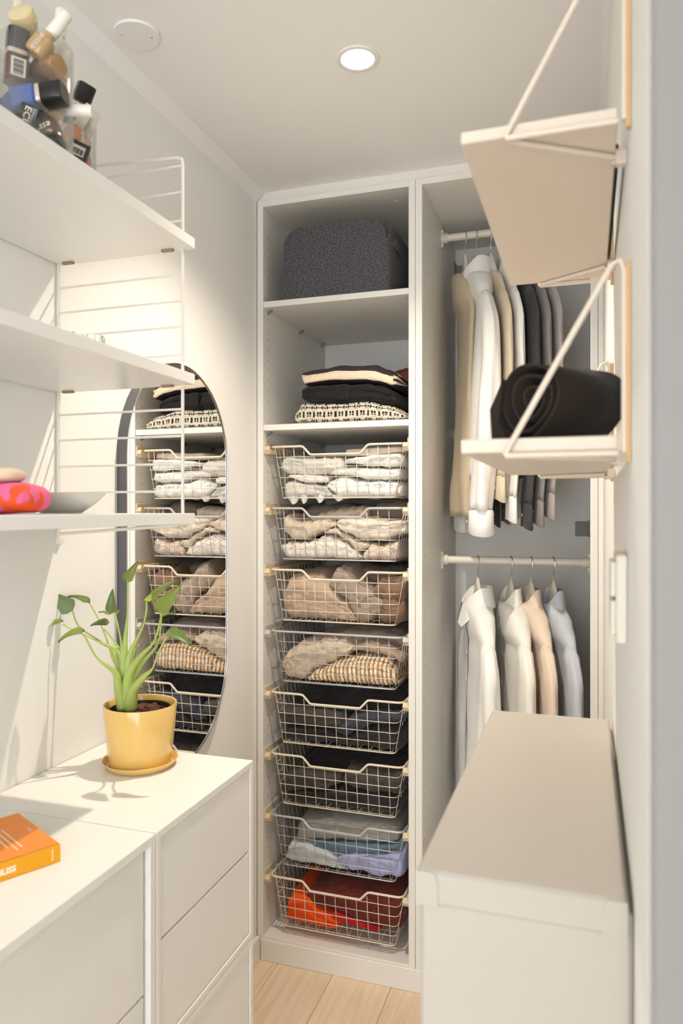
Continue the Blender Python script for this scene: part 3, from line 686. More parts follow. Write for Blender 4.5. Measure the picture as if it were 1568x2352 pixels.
# ------------------------------------------------------------------ shirts and hangers
def hanger(x0, zr, th, label, wid=0.160):
    M = Matrix.Translation((x0, RAILY, zr)) @ Matrix.Rotation(-(pi/2-th), 4, 'Z')
    h = thing('clothes_hanger', label, 'hanger', M=M, group='white hangers on the wardrobe rails')
    pts = [(0, 0, -0.085), (0, 0, -0.06), (0.004, 0, -0.04), (0.015, 0, -0.024), (0.0175, 0, -0.0022), (0.0124, 0, 0.0102), (0, 0, 0.0152), (-0.0124, 0, 0.0102), (-0.0175, 0, -0.0022)]
    # the hook loops round the rail, which runs across the hanger's own plane
    part(h, 'hook', MB().tube(smoothpath(pts, 4), 0.0017, 8), M_steel, smooth=True, label='thin steel hook')
    mb = MB(); rings = []
    for i in range(-10, 11):
        s = i/10; x = wid*s*(0.55+0.45*abs(s)); q = max(0, 1-abs(s)*1.6)**.22
        zt_ = -0.135-0.100*abs(s)**1.2+0.083*q; hh = 0.012+0.028*q; tt = 0.0085
        rings.append([(x, tt*cos(a), zt_-hh+hh*sin(a)) for a in [j*pi/5 for j in range(10)]])
    mb.loft(rings); part(h, 'shoulder_bar', mb, M_plastic, smooth='all')
    return h
def shirt(x0, zr, th, m, label, L, SL, thick=0.03, hw=0.205, drop=0.125, collar=True, seed=0.0, group='shirts hanging on the wardrobe rails', buttons=True, cuff=True, spread=0.0, hang=True, hl=None, neck=-0.130, dy=0.0, sry=None, sleeves=True, drape=0.013, cs=1.0, flare=1.0):
    M = Matrix.Translation((x0, RAILY+dy, zr+neck)) @ Matrix.Rotation(-(pi/2-th), 4, 'Z')
    s = thing('shirt', label, 'shirt', M=M, group=group)
    prof = [(0.0, .056, .042), (-.018, .088, .044), (-.045, .128, .042), (-.085, .172, .038), (-drop, .203, thick), (-drop-.03, .209, thick*1.05), (-.30, .198, thick*1.15), (-.45, .198, thick*1.25), (-L, .208, thick*1.35*flare)]
    prof = [(a_, b_, min(c_, thick*(1.25 if thick < .015 else 1.9)*max(1, flare*.8))) for a_, b_, c_ in prof]
    def P(ang, z):
        a = lerp_list([(-q[0], q[1]) for q in prof], -z)*hw/.205; b = lerp_list([(-q[0], q[2]) for q in prof], -z)
        c_, s_ = cos(ang), sin(ang)
        x = a*math.copysign(abs(c_)**.8, c_); y = b*math.copysign(abs(s_)**.8, s_)
        g = min(1, max(0, (-z-drop)/.35))
        y += g*(drape*sin(x*42+seed+3*noise.noise(Vector((x*5, z*3, seed))))+0.006*noise.noise(Vector((x*18, z*5, seed))))
        y += 0.004*noise.noise(Vector((x*14, z*10, seed+5)))
        return Vector((x, y, z))
    rings = [[P(2*pi*j/44, -L*i/34) for j in range(44)] for i in range(35)]
    part(s, 'body', MB().loft(rings), m, smooth='all')
    for sg in ((1, -1) if sleeves else ()):          # sleeves hang from the shoulder point
        rings = []; n_ = 24
        for i in range(n_+1):
            f = i/n_; z = -drop+0.022-SL*f
            cx_ = sg*(hw-0.030+0.050*min(1, f*7)-0.028*f+spread*f-(0.02 if sg < 0 else 0)); cy_ = -0.012*f+0.008*sin(f*5+seed)
            rx = (0.034+0.020*min(1, f*6))*(1-0.12*max(0, f-.35)/.65); ry = (sry or thick*0.75+0.014*min(1, f*2.2))*(1 if sg > 0 else .7)
            if i == 0: rx *= .5; ry *= .5
            ring_ = []
            for j in range(24):
                t = 2*pi*j/24; wv = 1+0.16*noise.noise(Vector((cos(t)*1.6, sin(t)*1.6+z*6, seed+sg)))+0.13*sin(3*t+z*5+seed)*min(1, f*3)+0.05*sin(7*t-z*8+seed)
                ring_.append(Vector((cx_+rx*cos(t)*wv, cy_+ry*sin(t)*wv, z)))
            rings.append(ring_)
        part(s, 'sleeve', MB().loft(rings), m, smooth='all')
        if cuff:
            zc = -drop+0.022-SL; rr = []
            for f, k in ((0.004, 0.96), (0.0, 1.03), (-0.03, 1.04), (-0.062, 1.10), (-0.064, 1.02), (-0.03, 0.95), (0.0, 0.9)):
                rr.append([Vector((cx_+rx*cos(t)*k, cy_+ry*sin(t)*k*1.1, zc+f-.012*max(0,cos(t))*(f<-.05))) for t in [2*pi*j/24 for j in range(24)]])
            cf = part(s, 'cuff', MB().loft(rr, cap=False), m, smooth='all')
            part(cf, 'button', MB().lathe([(0, .0016), (.0045, .0016), (.005, 0)], 12, Matrix.Translation((cx_-sg*.004, cy_-ry*1.28, zc-.03)) @ Matrix.Rotation(pi/2, 4, 'X')), M_plastic)
    if collar:
        mb = MB(); n_ = 36; R0 = []; 
        inner = []; top = []; fold = []; out = []
        for i in range(n_+1):
            ph = -pi/2+0.16+(2*pi-0.32)*i/n_         # opens at the front (local -y)
            fr = max(0, -sin(ph))                    # 1 at the front
            cx_, cy_ = cos(ph), sin(ph)
            lift = 0.012*(1-fr)
            inner.append((.050*cx_, .038*cy_, -0.016-.022*fr))
            top.append((.057*cx_, .043*cy_-.004*fr, .034+lift-.040*fr**1.5))
            fold.append((.0605*cx_, .0465*cy_-.005*fr, .0335+lift-.040*fr**1.5))
            out.append((.074*cx_*(1+.10*fr), .056*cy_-.012*fr, -.018-.072*fr**1.3*(1-.35*max(0,fr-.9)*10)))
        for A, B in ((inner, top), (top, fold), (fold, out)):
            k = len(mb.v); mb.add(A+B, [(i, i+1, n_+1+i+1, n_+1+i) for i in range(n_)])
        A, B = out, [(p[0]*.96, p[1]*.96, p[2]+.001) for p in out]
        mb.add(A+B, [(i, i+1, n_+1+i+1, n_+1+i) for i in range(n_)])
        mb.v = [Vector((p.x, p.y*cs, p.z)) for p in mb.v]
        part(s, 'collar', mb, m, smooth='all')
    if buttons:
        mb = MB(); rows = 30
        vs_ = []
        for i in range(rows+1):
            z = -.05-(L-.06)*i/rows
            for dx in (-.016, .016):
                p = P(-pi/2+dx/.2*1.2, z); vs_.append(Vector((dx, p.y-.0022, z)))
        mb.add(vs_, [(2*i, 2*i+1, 2*i+3, 2*i+2) for i in range(rows)])
        part(s, 'placket', mb, m, smooth='all')
        k = 0; z = -.075
        while z > -L+.08:
            p = P(-pi/2, z)
            part(s, 'button', MB().lathe([(0, .0018), (.0045, .0018), (.0052, 0)], 12, Matrix.Translation((0, p.y-.0026, z)) @ Matrix.Rotation(pi/2, 4, 'X')), M_plastic)
            z -= .09
    if hang: hanger(x0, zr, th, hl, .160*hw/.205)
    return s
def cloth(name, rgb): return mat(name, srgb(*rgb), 0.85, spec=0.2, var=0.04, vscale=18, bump=('noise', 70, 0.002), sheen=0.1)
S_white = cloth('white_shirt_cotton', (244, 242, 238)); S_ivory = cloth('ivory_shirt_cotton', (240, 236, 227)); S_beige = cloth('beige_shirt', (200, 184, 156)); S_peach = cloth('peach_shirt', (232, 213, 194))
S_blue = cloth('grey_blue_shirt', (198, 203, 211)); S_char = cloth('charcoal_shirt', (70, 68, 68)); S_grey = cloth('grey_shirt', (140, 136, 134)); S_lil = cloth('warm_grey_shirt', (172, 164, 160)); S_cream = cloth('cream_blouse', (224, 208, 182))
d2 = math.radians
def xr(u): return Py(u, 1285, RAILY).x
HL = 'white hanger with a steel hook holding the %s'
L_ = dict(seed=4, drape=.009)
shirt(xr(1097), RAILZ[1], d2(19), S_white, 'crisp white shirt with a wide collar at the end of the lower rail', .70, .60, thick=.028, hl=HL % 'crisp white shirt on the lower rail', **L_)
shirt(xr(1173), RAILZ[1], d2(20), S_ivory, 'ivory white shirt with pearl buttons on the lower rail', .66, .60, thick=.020, sry=.0205, cs=.6, hl=HL % 'ivory shirt on the lower rail', **L_)
shirt(xr(1219), RAILZ[1], d2(20), S_peach, 'pale peach shirt hanging on the lower rail', .64, .58, thick=.017, sry=.0185, cs=.52, hl=HL % 'pale peach shirt', **L_)
shirt(xr(1270), RAILZ[1], d2(20), S_blue, 'pale grey blue shirt hanging on the lower rail', .66, .60, thick=.017, sry=.0195, cs=.6, hl=HL % 'pale grey blue shirt', **L_)
shirt(xr(1093)-.0, RAILZ[0], d2(18), S_white, 'long-sleeved white shirt with loose cuffs on the upper rail', .66, .66, thick=.024, seed=12, hl=HL % 'long-sleeved white shirt on the upper rail')
shirt(-.377, RAILZ[0], d2(18), S_beige, 'long beige dress shirt beside the wardrobe side panel on the upper rail', .78, .5, thick=.016, hw=.13, seed=12, collar=False, buttons=False, sleeves=False, drape=.006, flare=1.9, hl=HL % 'long beige shirt')
K_ = dict(sry=.0098, drape=.006, seed=24, thick=.0105, collar=False)
shirt(-.297, RAILZ[0], d2(20), S_cream, 'cream blouse with hanging ties on the upper rail', .72, .56, buttons=False, hl=HL % 'cream blouse', **K_)
shirt(-.264, RAILZ[0], d2(20), S_white, 'white shirt beside the charcoal shirt on the upper rail', .64, .62, thick=.013, hl=HL % 'white shirt beside the charcoal shirt', sry=.0105, drape=.006, seed=24, cs=.3)
shirt(-.220, RAILZ[0], d2(20), S_char, 'charcoal shirt with buttons on the upper rail', .66, .64, hl=HL % 'charcoal shirt', **K_)
shirt(-.189, RAILZ[0], d2(20), S_grey, 'mid grey shirt on the upper rail', .64, .63, buttons=False, hl=HL % 'mid grey shirt', **K_)
shirt(-.158, RAILZ[0], d2(20), S_lil, 'warm light grey shirt at the end of the upper rail', .62, .61, buttons=False, hl=HL % 'warm light grey shirt', **K_)

# ------------------------------------------------------------------ mirror on the left wall
MX, MYC, MR, MZT, MZB = -0.956, 1.6205, 0.2395, 1.5215, 1.001
def pill(r, n=28):
    P = [(MYC+r*cos(a), MZT+r*sin(a)) for a in [pi*j/n for j in range(n+1)]]
    P += [(MYC+r*cos(a), MZB+r*sin(a)) for a in [pi+pi*j/n for j in range(n+1)]]
    return P
mi = thing('wall_mirror', 'tall pill-shaped mirror with a dark frame edge on the left wall', 'mirror', (MX, MYC, MZB-MR))
def pillring(r0, r1, xa, xb):
    A = [pill(r0), pill(r1)]; n = len(A[0]); mb = MB()
    vs_ = [(x, p[0], p[1]) for x in (xa, xb) for P in A for p in P]
    fs_ = []
    for i in range(n):
        j = (i+1) % n
        fs_ += [(i, j, n+j, n+i), (2*n+i, 3*n+i, 3*n+j, 2*n+j), (n+i, n+j, 3*n+j, 3*n+i), (i, 2*n+i, 2*n+j, j)]
    return mb.add(vs_, fs_)
part(mi, 'frame', pillring(MR-.004, MR, XL+.0005, MX), M_mframe, smooth=True, world=True, label='dark grey metal rim')
part(mi, 'bevel', pillring(MR-.0035, MR-.0012, MX, MX+.0012), M_chrome, smooth=True, world=True, label='thin bright edge')
gl = MB(); P = pill(MR-.0042); n = len(P)
gl.add([(MX-.0015, p[0], p[1]) for p in P], [tuple(range(n))])
part(mi, 'glass', gl, M_mirror, world=True, label='mirror glass')

# ------------------------------------------------------------------ cabinets on the left
CX0, CX1, CZ = XL+0.002, -0.630, 0.902
def cabinet(label, y0, y1, z0, z1, nd, fr, rec, gap, plinth):
    c = thing('drawer_cabinet', label, 'cabinet', ((CX0+CX1)/2, (y0+y1)/2, 0 if plinth else z0))
    for a in ((y0, y0+fr, z0, z1), (y1-fr, y1, z0, z1)):
        part(c, 'side_panel', MB().box(CX0, CX1, *a, bev=.0008), M_cab, world=True)
    part(c, 'top_panel', MB().box(CX0, CX1, y0+fr, y1-fr, z1-fr, z1, bev=.0008), M_cab, world=True)
    part(c, 'bottom_panel', MB().box(CX0, CX1, y0+fr, y1-fr, z0, z0+fr, bev=.0008), M_cab, world=True)
    part(c, 'back_panel', MB().box(CX0, CX0+.005, y0+fr, y1-fr, z0+fr, z1-fr), M_cab, world=True)
    h = (z1-z0-2*fr)/nd
    for i in range(nd):
        za = z0+fr+i*h
        part(c, 'drawer', MB().box(CX1-.018-rec, CX1-rec, y0+fr+gap, y1-fr-gap, za+.0016, za+h-.0016, bev=.0009), M_cab, world=True)
    if plinth: part(c, 'plinth', MB().box(CX0+.02, CX1-.03, y0+.02, y1-.02, 0, z0), M_cab, world=True)
    return c
cabinet('white two-drawer cabinet cube carrying the potted plant', .989, 1.335, .553, CZ, 2, .0125, .0025, .0018, False)
cabinet('white lower cabinet cube under the plant cabinet', .989, 1.335, .20, .5515, 2, .0125, .0025, .0018, True)
cabinet('white wide drawer cabinet with the orange book lying on it', .285, .9865, .20, CZ, 3, .0145, .008, .006, True)

# ------------------------------------------------------------------ left wall shelf
LY, LXF, LXB = 1.187, -0.7015, -0.975
sh = thing('wall_shelf', 'white wall shelf with three boards hung between wire ladders', 'shelf', (-.83, .9, 1.335))
rungs = [2.028, 1.98, 1.928, 1.829, 1.781, 1.734, 1.682, 1.583, 1.534, 1.483, 1.4326]
for ly in (LY, LY-.575):
    mb = MB()
    pts = [(LXB, ly, 1.338), (LXB, ly, 2.046), (LXB+.003, ly, 2.056), (LXB+.012, ly, 2.060), (LXF-.012, ly, 2.0435), (LXF-.002, ly, 2.040), (LXF, ly, 2.032), (LXF, ly, 1.384), (LXF-.003, ly, 1.376), (LXF-.012, ly, 1.371), (LXB, ly, 1.352)]
    mb.tube(pts, .0031, 8)
    ld = part(sh, 'wire_ladder', mb, M_powder, smooth=True, world=True)
    for z in rungs:
        part(ld, 'rung', MB().tube([(LXB, ly, z), (LXF, ly, z)], .0021, 8), M_powder, smooth=True, world=True)
    for z in (1.338, 1.99):
        ft = MB().lathe([(0, .009), (.006, .009), (.0075, .006), (.0075, 0)], 16, Matrix.Translation((XL+.0003, ly+.004, z)) @ Matrix.Rotation(pi/2, 4, 'Y'))
        part(ld, 'wall_screw', ft, M_plastic, smooth=True, world=True)
SHY = (.605, 1.1955); SHX = (XL+.004, -.681)
for zt in (1.895, 1.647, 1.393):
    bo = part(sh, 'board', MB().box(SHX[0], SHX[1], SHY[0], SHY[1], zt-.0195, zt, bev=.0008), M_lac, world=True)
    if zt > 1.5:
        for xx in (SHX[0]+.028, LXF-.028):
            part(bo, 'clip', MB().box(xx-.012, xx+.012, LY-.010, LY-.002, zt-.0235, zt-.0195, bev=.0006), M_clip, world=True)

# ------------------------------------------------------------------ jars with nail polish
def acrylic_jar(label, c, r, h):
    j = thing('clear_jar', label, 'jar', c, group='clear jars on the top shelf')
    t = .0022
    part(j, 'cup', MB().lathe([(0, 0), (r-.004, 0), (r, .004), (r, h-.001), (r-.001, h), (r-t, h-.001), (r-t, .006), (r-t-.003, .004), (0, .004)], 64), M_acr, smooth=True)
J1 = Vector((-.757, .872, 1.8952)); J2 = Vector((-.852, 1.052, 1.8952))
acrylic_jar('tall clear jar crammed with brown, gold and blue nail polish', J1, .0525, .172)
acrylic_jar('clear jar with orange and red nail polish', J2, .0525, .172)
def lacq(name, rgb, rough=.12, metal=0.0): return mat(name, srgb(*rgb), rough, metal=metal, var=.08, vscale=60, coat=.6)
N_ = dict(gold=lacq('gold_polish', (200, 164, 104)), copper=lacq('copper_glitter', (170, 130, 92), .3, .3), brown=lacq('brown_polish', (92, 66, 52)), mauve=lacq('mauve_polish', (116, 88, 76)), blue=lacq('blue_polish', (66, 98, 168)),
          navy=lacq('navy_polish', (44, 56, 110)), black=lacq('black_polish', (36, 32, 30)), teal=lacq('teal_polish', (40, 58, 60)), pale=lacq('pale_gold_polish', (214, 196, 150)), beige=lacq('beige_polish', (206, 178, 146)), orange=lacq('orange_polish', (232, 150, 92)), red=lacq('red_polish', (198, 84, 60)), clear=lacq('milky_polish', (226, 220, 210)))
N_cap = mat('white_cap', srgb(232, 226, 216), .3, var=.02); N_black = mat('black_cap', srgb(30, 29, 30), .3, var=.05); N_silver = mat('silver_ring', srgb(214, 206, 196), .15, metal=.8, var=.02); N_lab = mat('paper_label', srgb(226, 218, 202), .7, var=.03); N_beige = mat('beige_cap', srgb(222, 208, 184), .35, var=.02); N_gold = mat('gold_strip', srgb(240, 176, 60), .2, metal=.6, var=.02)
def sq(h, k=.72):
    return [Vector((h*math.copysign(abs(cos(a))**k, cos(a)), h*math.copysign(abs(sin(a))**k, sin(a)), 0)) for a in [2*pi*j/20 for j in range(20)]]
def bottle(label, u, v, D, dirpx, tw, shape, pol, cap, text=None, barcode=False, roll=0.0, ring_=False, jar=''):
    """axis runs from bottle to cap; dirpx = its direction in the picture plane, tw = towards the viewer"""
    ax = (RIGHT*dirpx[0]-UP*dirpx[1]).normalized()*math.sqrt(max(0, 1-tw*tw))-FWD*tw
    ax.normalize(); side = ax.cross(-FWD); side = side.normalized() if side.length > .05 else RIGHT.copy()
    fr = side.cross(ax)                               # points to the viewer
    M = Matrix((side, ax.cross(side)*1.0, ax)).transposed().to_4x4(); c_ = PD(u, v, D); jx = J1 if D < 1.18 else J2; off = Vector((c_.x-jx.x, c_.y-jx.y, 0))
    if off.length > .034: off = off*(.034/off.length)
    M.translation = Vector((jx.x+off.x, jx.y+off.y, max(c_.z, 1.915))); M = M @ Matrix.Rotation(roll, 4, 'Z') @ Matrix.Scale(1.12, 4)
    b = thing('nail_polish_bottle', label, 'nail polish', M=M, group='nail polish bottles in the clear jars')
    z0 = -.017
    if shape == 'soft':
        prof = [(.0075, 0), (.0115, .001), (.0132, .004), (.0138, .012), (.0132, .021), (.0108, .027), (.0065, .0305), (.0060, .034)]; k = .62; bh = .034
    elif shape == 'square':
        prof = [(.0128, 0), (.0142, .0015), (.0142, .028), (.0125, .030), (.008, .031), (.008, .033)]; k = .42; bh = .033
    else:
        prof = [(.0120, 0), (.0158, .0015), (.0168, .005), (.0160, .016), (.0120, .025), (.0075, .029), (.007, .033)]; k = 1.0; bh = .033
    rings = [[p+Vector((0, 0, z0+z)) for p in sq(r, k)] for r, z in prof]
    part(b, 'bottle_body', MB().loft(rings), pol, smooth=True)
    if cap is not None:
        if cap is N_black and shape == 'square':
            rr = [[p+Vector((0, 0, z0+bh+z)) for p in sq(r, .42)] for r, z in ((.0125, .004), (.0130, .005), (.0130, .030), (.0118, .0315))]
        else:
            rr = [[p+Vector((0, 0, z0+bh+z)) for p in sq(r, 1.0)] for r, z in ((.0078, 0), (.0085, .001), (.0075, .034), (.0065, .036))]
        part(b, 'cap', MB().loft(rr), cap, smooth=True)
        if ring_:
            rr = [[p+Vector((0, 0, z0+bh+z)) for p in sq(r, .42)] for r, z in ((.0132, -.001), (.0132, .0045))]
            part(b, 'neck_ring', MB().loft(rr), N_silver, smooth=True)
    w = .0139 if shape == 'soft' else .0145
    # local -y faces the viewer
    if text:
        part(b, 'lettering', text_mb(text, .0125, Matrix.Translation((0, -w-.0002, z0+.014)) @ frame((0, 0, 0), (0, 0, 1), (-1, 0, 0))), M_print, label='white lettering')
    if barcode:
        lb = part(b, 'label_strip', MB().box(-.0085, .0085, -w-.0006, -w+.0004, z0+.004, z0+.026), N_lab)
        bar = MB()
        for i in range(9): bar.box(-.006, .006, -w-.0009, -w-.0005, z0+.006+i*.002, z0+.007+i*.002+(.0005 if i % 3 else 0))
        part(lb, 'barcode', bar, N_black)
    return b
A_ = 1.06
bottle('round pale gold nail polish showing its labelled base', 60, 56, A_-.01, (.1, .35), -.9, 'round', N_['pale'], N_beige)
bottle('gold nail polish with a white cap sticking up over the jar rim', 103, 96, A_-.03, (27, -40), -.1, 'soft', N_['gold'], N_cap, text='essie')
bottle('copper glitter nail polish', 136, 146, A_-.02, (-40, -10), -.5, 'soft', N_['copper'], N_cap, roll=.6)
bottle('mauve brown square nail polish with a black cap and barcode strip', 36, 160, A_-.025, (1, -14), .05, 'square', N_['brown'], N_black, barcode=True, ring_=True, roll=.6)
bottle('dull brown nail polish lying behind the blue one', 92, 172, A_, (-20, 4), -.6, 'round', N_['brown'], N_black)
bottle('bright blue square nail polish with a black cap', 62, 222, A_-.034, (50, -6), .1, 'square', N_['blue'], N_black, ring_=True)
bottle('navy blue nail polish at the edge of the shelf', 22, 252, A_-.02, (-30, 20), -.2, 'square', N_['navy'], None)
bottle('black nail polish with a gold strip', 72, 275, A_-.03, (-20, 40), -.3, 'square', N_['black'], N_black, text='ECU')
bottle('beige nail polish with a white cap lying sideways', 118, 250, A_, (30, 2), 0, 'soft', N_['beige'], N_cap)
bottle('dark brown nail polish with white lettering', 122, 293, A_-.03, (-40, 10), -.2, 'soft', N_['brown'], N_black, text='essie')
bottle('dark teal nail polish', 130, 322, A_-.03, (-30, -30), -.3, 'square', N_['teal'], N_black)
bottle('milky nail polish with an upright beige cap by the jar wall', 22, 108, A_+.03, (0, -40), 0, 'soft', N_['clear'], N_beige)
bottle('pale nail polish with an upright white cap by the jar wall', 146, 122, A_+.04, (4, -40), 0, 'soft', N_['clear'], N_cap)
bottle('beige nail polish standing behind the blue one', 136, 210, A_+.03, (10, -40), 0, 'soft', N_['beige'], N_cap)
bottle('taupe nail polish under the brown ones', 52, 195, A_+.03, (30, -5), 0, 'square', N_['mauve'], N_black)
bottle('dark plum nail polish at the bottom of the tall jar', 60, 330, A_, (30, 5), 0, 'square', N_['brown'], N_black)
bottle('dusty nail polish at the bottom of the tall jar', 110, 345, A_+.02, (-30, -5), 0, 'round', N_['mauve'], N_cap)
B_ = 1.266
bottle('black square nail polish poking over the second jar rim', 174, 266, B_-.01, (10, -20), .2, 'square', N_['black'], N_black, roll=.7)
bottle('orange nail polish with a slanted white cap', 166, 314, B_-.02, (28, -42), .1, 'soft', N_['orange'], N_cap)
bottle('red nail polish with white lettering', 203, 358, B_-.014, (-3, -40), .1, 'soft', N_['red'], N_cap, text='essie')
bottle('white-capped peach nail polish deep in the second jar', 186, 330, B_+.015, (20, -20), .5, 'soft', N_['beige'], N_cap)
bx_ = thing('polish_carton', 'small black carton with a barcode label in the second jar', 'carton', M=frame(PD(180, 350, B_-.034), RIGHT*.85-UP*.3+FWD*.35, RIGHT*.3+UP*.9), group=None)
part(bx_, 'carton_body', MB().box(-.016, .016, -.014, .014, -.012, .012, bev=.0006), N_black)
lb = part(bx_, 'label_strip', MB().box(-.013, .010, -.009, .007, .0119, .0124), N_lab)
bar = MB()
for i in range(10): bar.box(-.011+i*.002, -.010+i*.002+(.0005 if i % 3 else 0), -.007, .002, .0124, .0127)
part(lb, 'barcode', bar, N_black)

# ------------------------------------------------------------------ things on the other boards
def faceted(label, u, D, r, h):
    p = PD(u, 800, D); z = 1.6472
    mb = MB().lathe([(0, 0), (r*.9, 0), (r, h*.3), (r*.85, h), (r*.7, h), (r*.75, h*.35), (0, h*.3)], 8, Matrix.Translation((p.x, p.y, z)))
    single('glass_holder', mb, M_glass, label, 'glass holder', 'clear glass holders on the middle board')
faceted('small clear faceted glass holder by the shelf ladder', 215, 1.20, .020, .034)
faceted('tiny clear faceted glass cup near the shelf wall', 157, 1.17, .012, .034)
pl = PD(140, 1178, 1.16)
single('oval_dish', MB().lathe([(0, .0005), (.030, .0005), (.034, .003), (.052, .016), (.066, .030), (.0675, .0325), (.0655, .0325), (.050, .019), (.03, .007), (0, .006)], 48, Matrix.Translation((pl.x, pl.y, 1.3935)) @ Matrix.Diagonal((1.0, 1.0, .98, 1))), M_ceram, 'pale grey ceramic dish on the lowest board', 'dish', smooth=True)
def blotch():
    m = bpy.data.materials.new('pink_orange_print'); m.use_nodes = True
    nt = m.node_tree; N = nt.nodes; L = nt.links; b = N['Principled BSDF']; b.inputs['Roughness'].default_value = .8
    tc = N.new('ShaderNodeTexCoord'); nz = N.new('ShaderNodeTexNoise'); nz.inputs['Scale'].default_value = 42; nz.inputs['Detail'].default_value = 1.0
    cr = N.new('ShaderNodeValToRGB'); cr.color_ramp.interpolation = 'CONSTANT'
    cr.color_ramp.elements[0].color = (*srgb(236, 104, 150), 1); cr.color_ramp.elements[1].position = .52; cr.color_ramp.elements[1].color = (*srgb(240, 84, 30), 1)
    L.new(tc.outputs['Object'], nz.inputs['Vector']); L.new(nz.outputs['Fac'], cr.inputs[0]); L.new(cr.outputs[0], b.inputs['Base Color']); return m
def cushion(name, label, cat, u, D, z0, rx, ry, h, m, seed, ex=3.0, rz=PSI, grp=None):
    p = PD(u, 1178, D); rings = []
    for i in range(1, 24):
        t = -pi/2+pi*i/24; rr = cos(t)**(2/ex); zz = h/2+h/2*math.copysign(abs(sin(t))**.8, sin(t))
        ring_ = []
        for j in range(40):
            a = 2*pi*j/40; k = 1+.03*noise.noise(Vector((cos(a)*2, sin(a)*2, seed+zz*30)))
            x = rx*rr*k*math.copysign(abs(cos(a))**(2/ex), cos(a)); y = ry*rr*k*math.copysign(abs(sin(a))**(2/ex), sin(a))
            q = Matrix.Rotation(rz, 3, 'Z') @ Vector((x, y, 0)); ring_.append(Vector((p.x+q.x, p.y+q.y, z0+zz+.002*noise.noise(Vector((x*30, y*30, seed))))))
        rings.append(ring_)
    return single(name, MB().loft(rings), m, label, cat, grp, smooth='all')
cushion('fabric_pouch', 'pink and orange printed fabric pouch on the lowest board', 'pouch', 22, 1.0, 1.394, .046, .05, .042, blotch(), 3, ex=3.5)
cushion('cream_pouch', 'round cream pouch lying on the printed pouch', 'pouch', 2, .99, 1.4345, .031, .034, .023, fab('cream_wool', (228, 208, 180)), 8, ex=2.0)

# ------------------------------------------------------------------ potted plant
pc = Pz(322, 1757, CZ); PX, PYY = pc.x, pc.y
pp = thing('potted_plant', 'leafy green plant in a glossy yellow pot on the white cabinet', 'plant', (PX, PYY, CZ))
part(pp, 'saucer', MB().lathe([(0, 0), (.060, 0), (.064, .002), (.0715, .0125), (.0725, .0145), (.0705, .0145), (.0625, .006), (0, .005)], 64), M_pot, smooth=True)
pz = .0055
part(pp, 'pot', MB().lathe([(0, pz), (.0575, pz), (.0598, pz+.003), (.0702, pz+.1135), (.0696, pz+.1155), (.0668, pz+.1150), (.0652, pz+.110), (.0635, pz+.09), (0, pz+.09)], 64), M_pot, smooth=True)
part(pp, 'nursery_pot', MB().lathe([(.0545, pz+.091), (.0570, pz+.1065), (.0578, pz+.1065), (.0555, pz+.091)], 48), N_black, smooth=True)
sm = MB(); rings = []
for i in range(0, 15):
    r = .0565*(1-i/14)+.0004
    rings.append([Vector((r*cos(a), r*sin(a), pz+.098+.006*noise.noise(Vector((r*cos(a)*60, r*sin(a)*60, 1)))+.004*noise.noise(Vector((r*cos(a)*180, r*sin(a)*180, 4)))+(.010 if (r*cos(a)-.012)**2+(r*sin(a)-.02)**2 < .00012 else 0))) for a in [2*pi*j/44 for j in range(44)]])
part(pp, 'soil', sm.loft(rings), M_soil, smooth='all')
DP = pc.y/ray(322, 1757).y                           # camera depth of the pot's axis
def c3(x, y, dd=0.0): return PD(x/2.613, 1250+y/2.613, DP+dd)
def leaf(tip, att, width, m, curl=.25, facing=None, cup=.2, name='leaf'):
    tip, att = Vector(tip), Vector(att); ax = tip-att; L_ = ax.length; ax.normalize()
    nrm = (facing or (-FWD*.8+UP*.6)); nrm = (nrm-ax*nrm.dot(ax)).normalized(); sd = ax.cross(nrm)
    mb = MB(); n_ = 16; vs_ = []
    for i in range(n_+1):
        t = i/n_; w = width/2*(min(1, (t*5.0)**.55)*(1-t)**.75*1.28+.01)*(1 if t < 1 else 0)
        base = att+ax*L_*t+nrm*(curl*L_*(t*(1-t))*1.2-curl*L_*.25*t*t)
        for s in (-1, -.5, 0, .5, 1):
            vs_.append(base+sd*w*s+nrm*(cup*width*(abs(s)**1.4)*.5-.0006*(s == 0)))
    fs_ = [(i*5+j, i*5+j+1, (i+1)*5+j+1, (i+1)*5+j) for i in range(n_) for j in range(4)]
    n0 = len(vs_)
    back = [p-nrm*.0006 for p in vs_]
    mb.add(vs_+back, fs_+[tuple(n0+k for k in f)[::-1] for f in fs_])
    part(pp, name, mb, m, smooth='all', world=True)
def stem(pts, r0, r1, m=M_stem, belly=None):
    P = smoothpath([c3(*p) for p in pts], 6); k = len(P)
    r0 *= 1.25; rs = [r1+(r0-r1)*max(0, 1-(i/(k-1))/.62)**1.15 for i in range(k)]
    part(pp, 'leaf_stalk', MB().tube(P, rs, 10), m, smooth='all', world=True)
B0 = (762, 985, 0)
stem([(745,985,-.002),(715,860,-.012),(690,770,-.022),(585,685,-.04),(510,555,-.056),(500,540,-.058)], .0115, .0019)
stem([(770,985,0),(735,800,.006),(700,690,.01),(650,615,.012),(480,500,.01),(432,395,.006)], .010, .0016)
stem([(765,985,.004),(728,760,.012),(680,680,.015),(655,615,.015),(600,470,.014),(535,350,.012)], .009, .0015)
stem([(760,985,.004),(745,800,.004),(720,650,.004),(625,600,.0),(520,550,-.004),(440,515,-.01),(378,480,-.012)], .009, .0015)
stem([(762,985,0),(742,780,.0),(735,640,.0),(710,500,.0),(685,412,.0)], .0115, .0018)
stem([(762,985,.005),(745,740,.008),(722,640,.008),(660,550,.006),(622,508,.004)], .009, .0016)
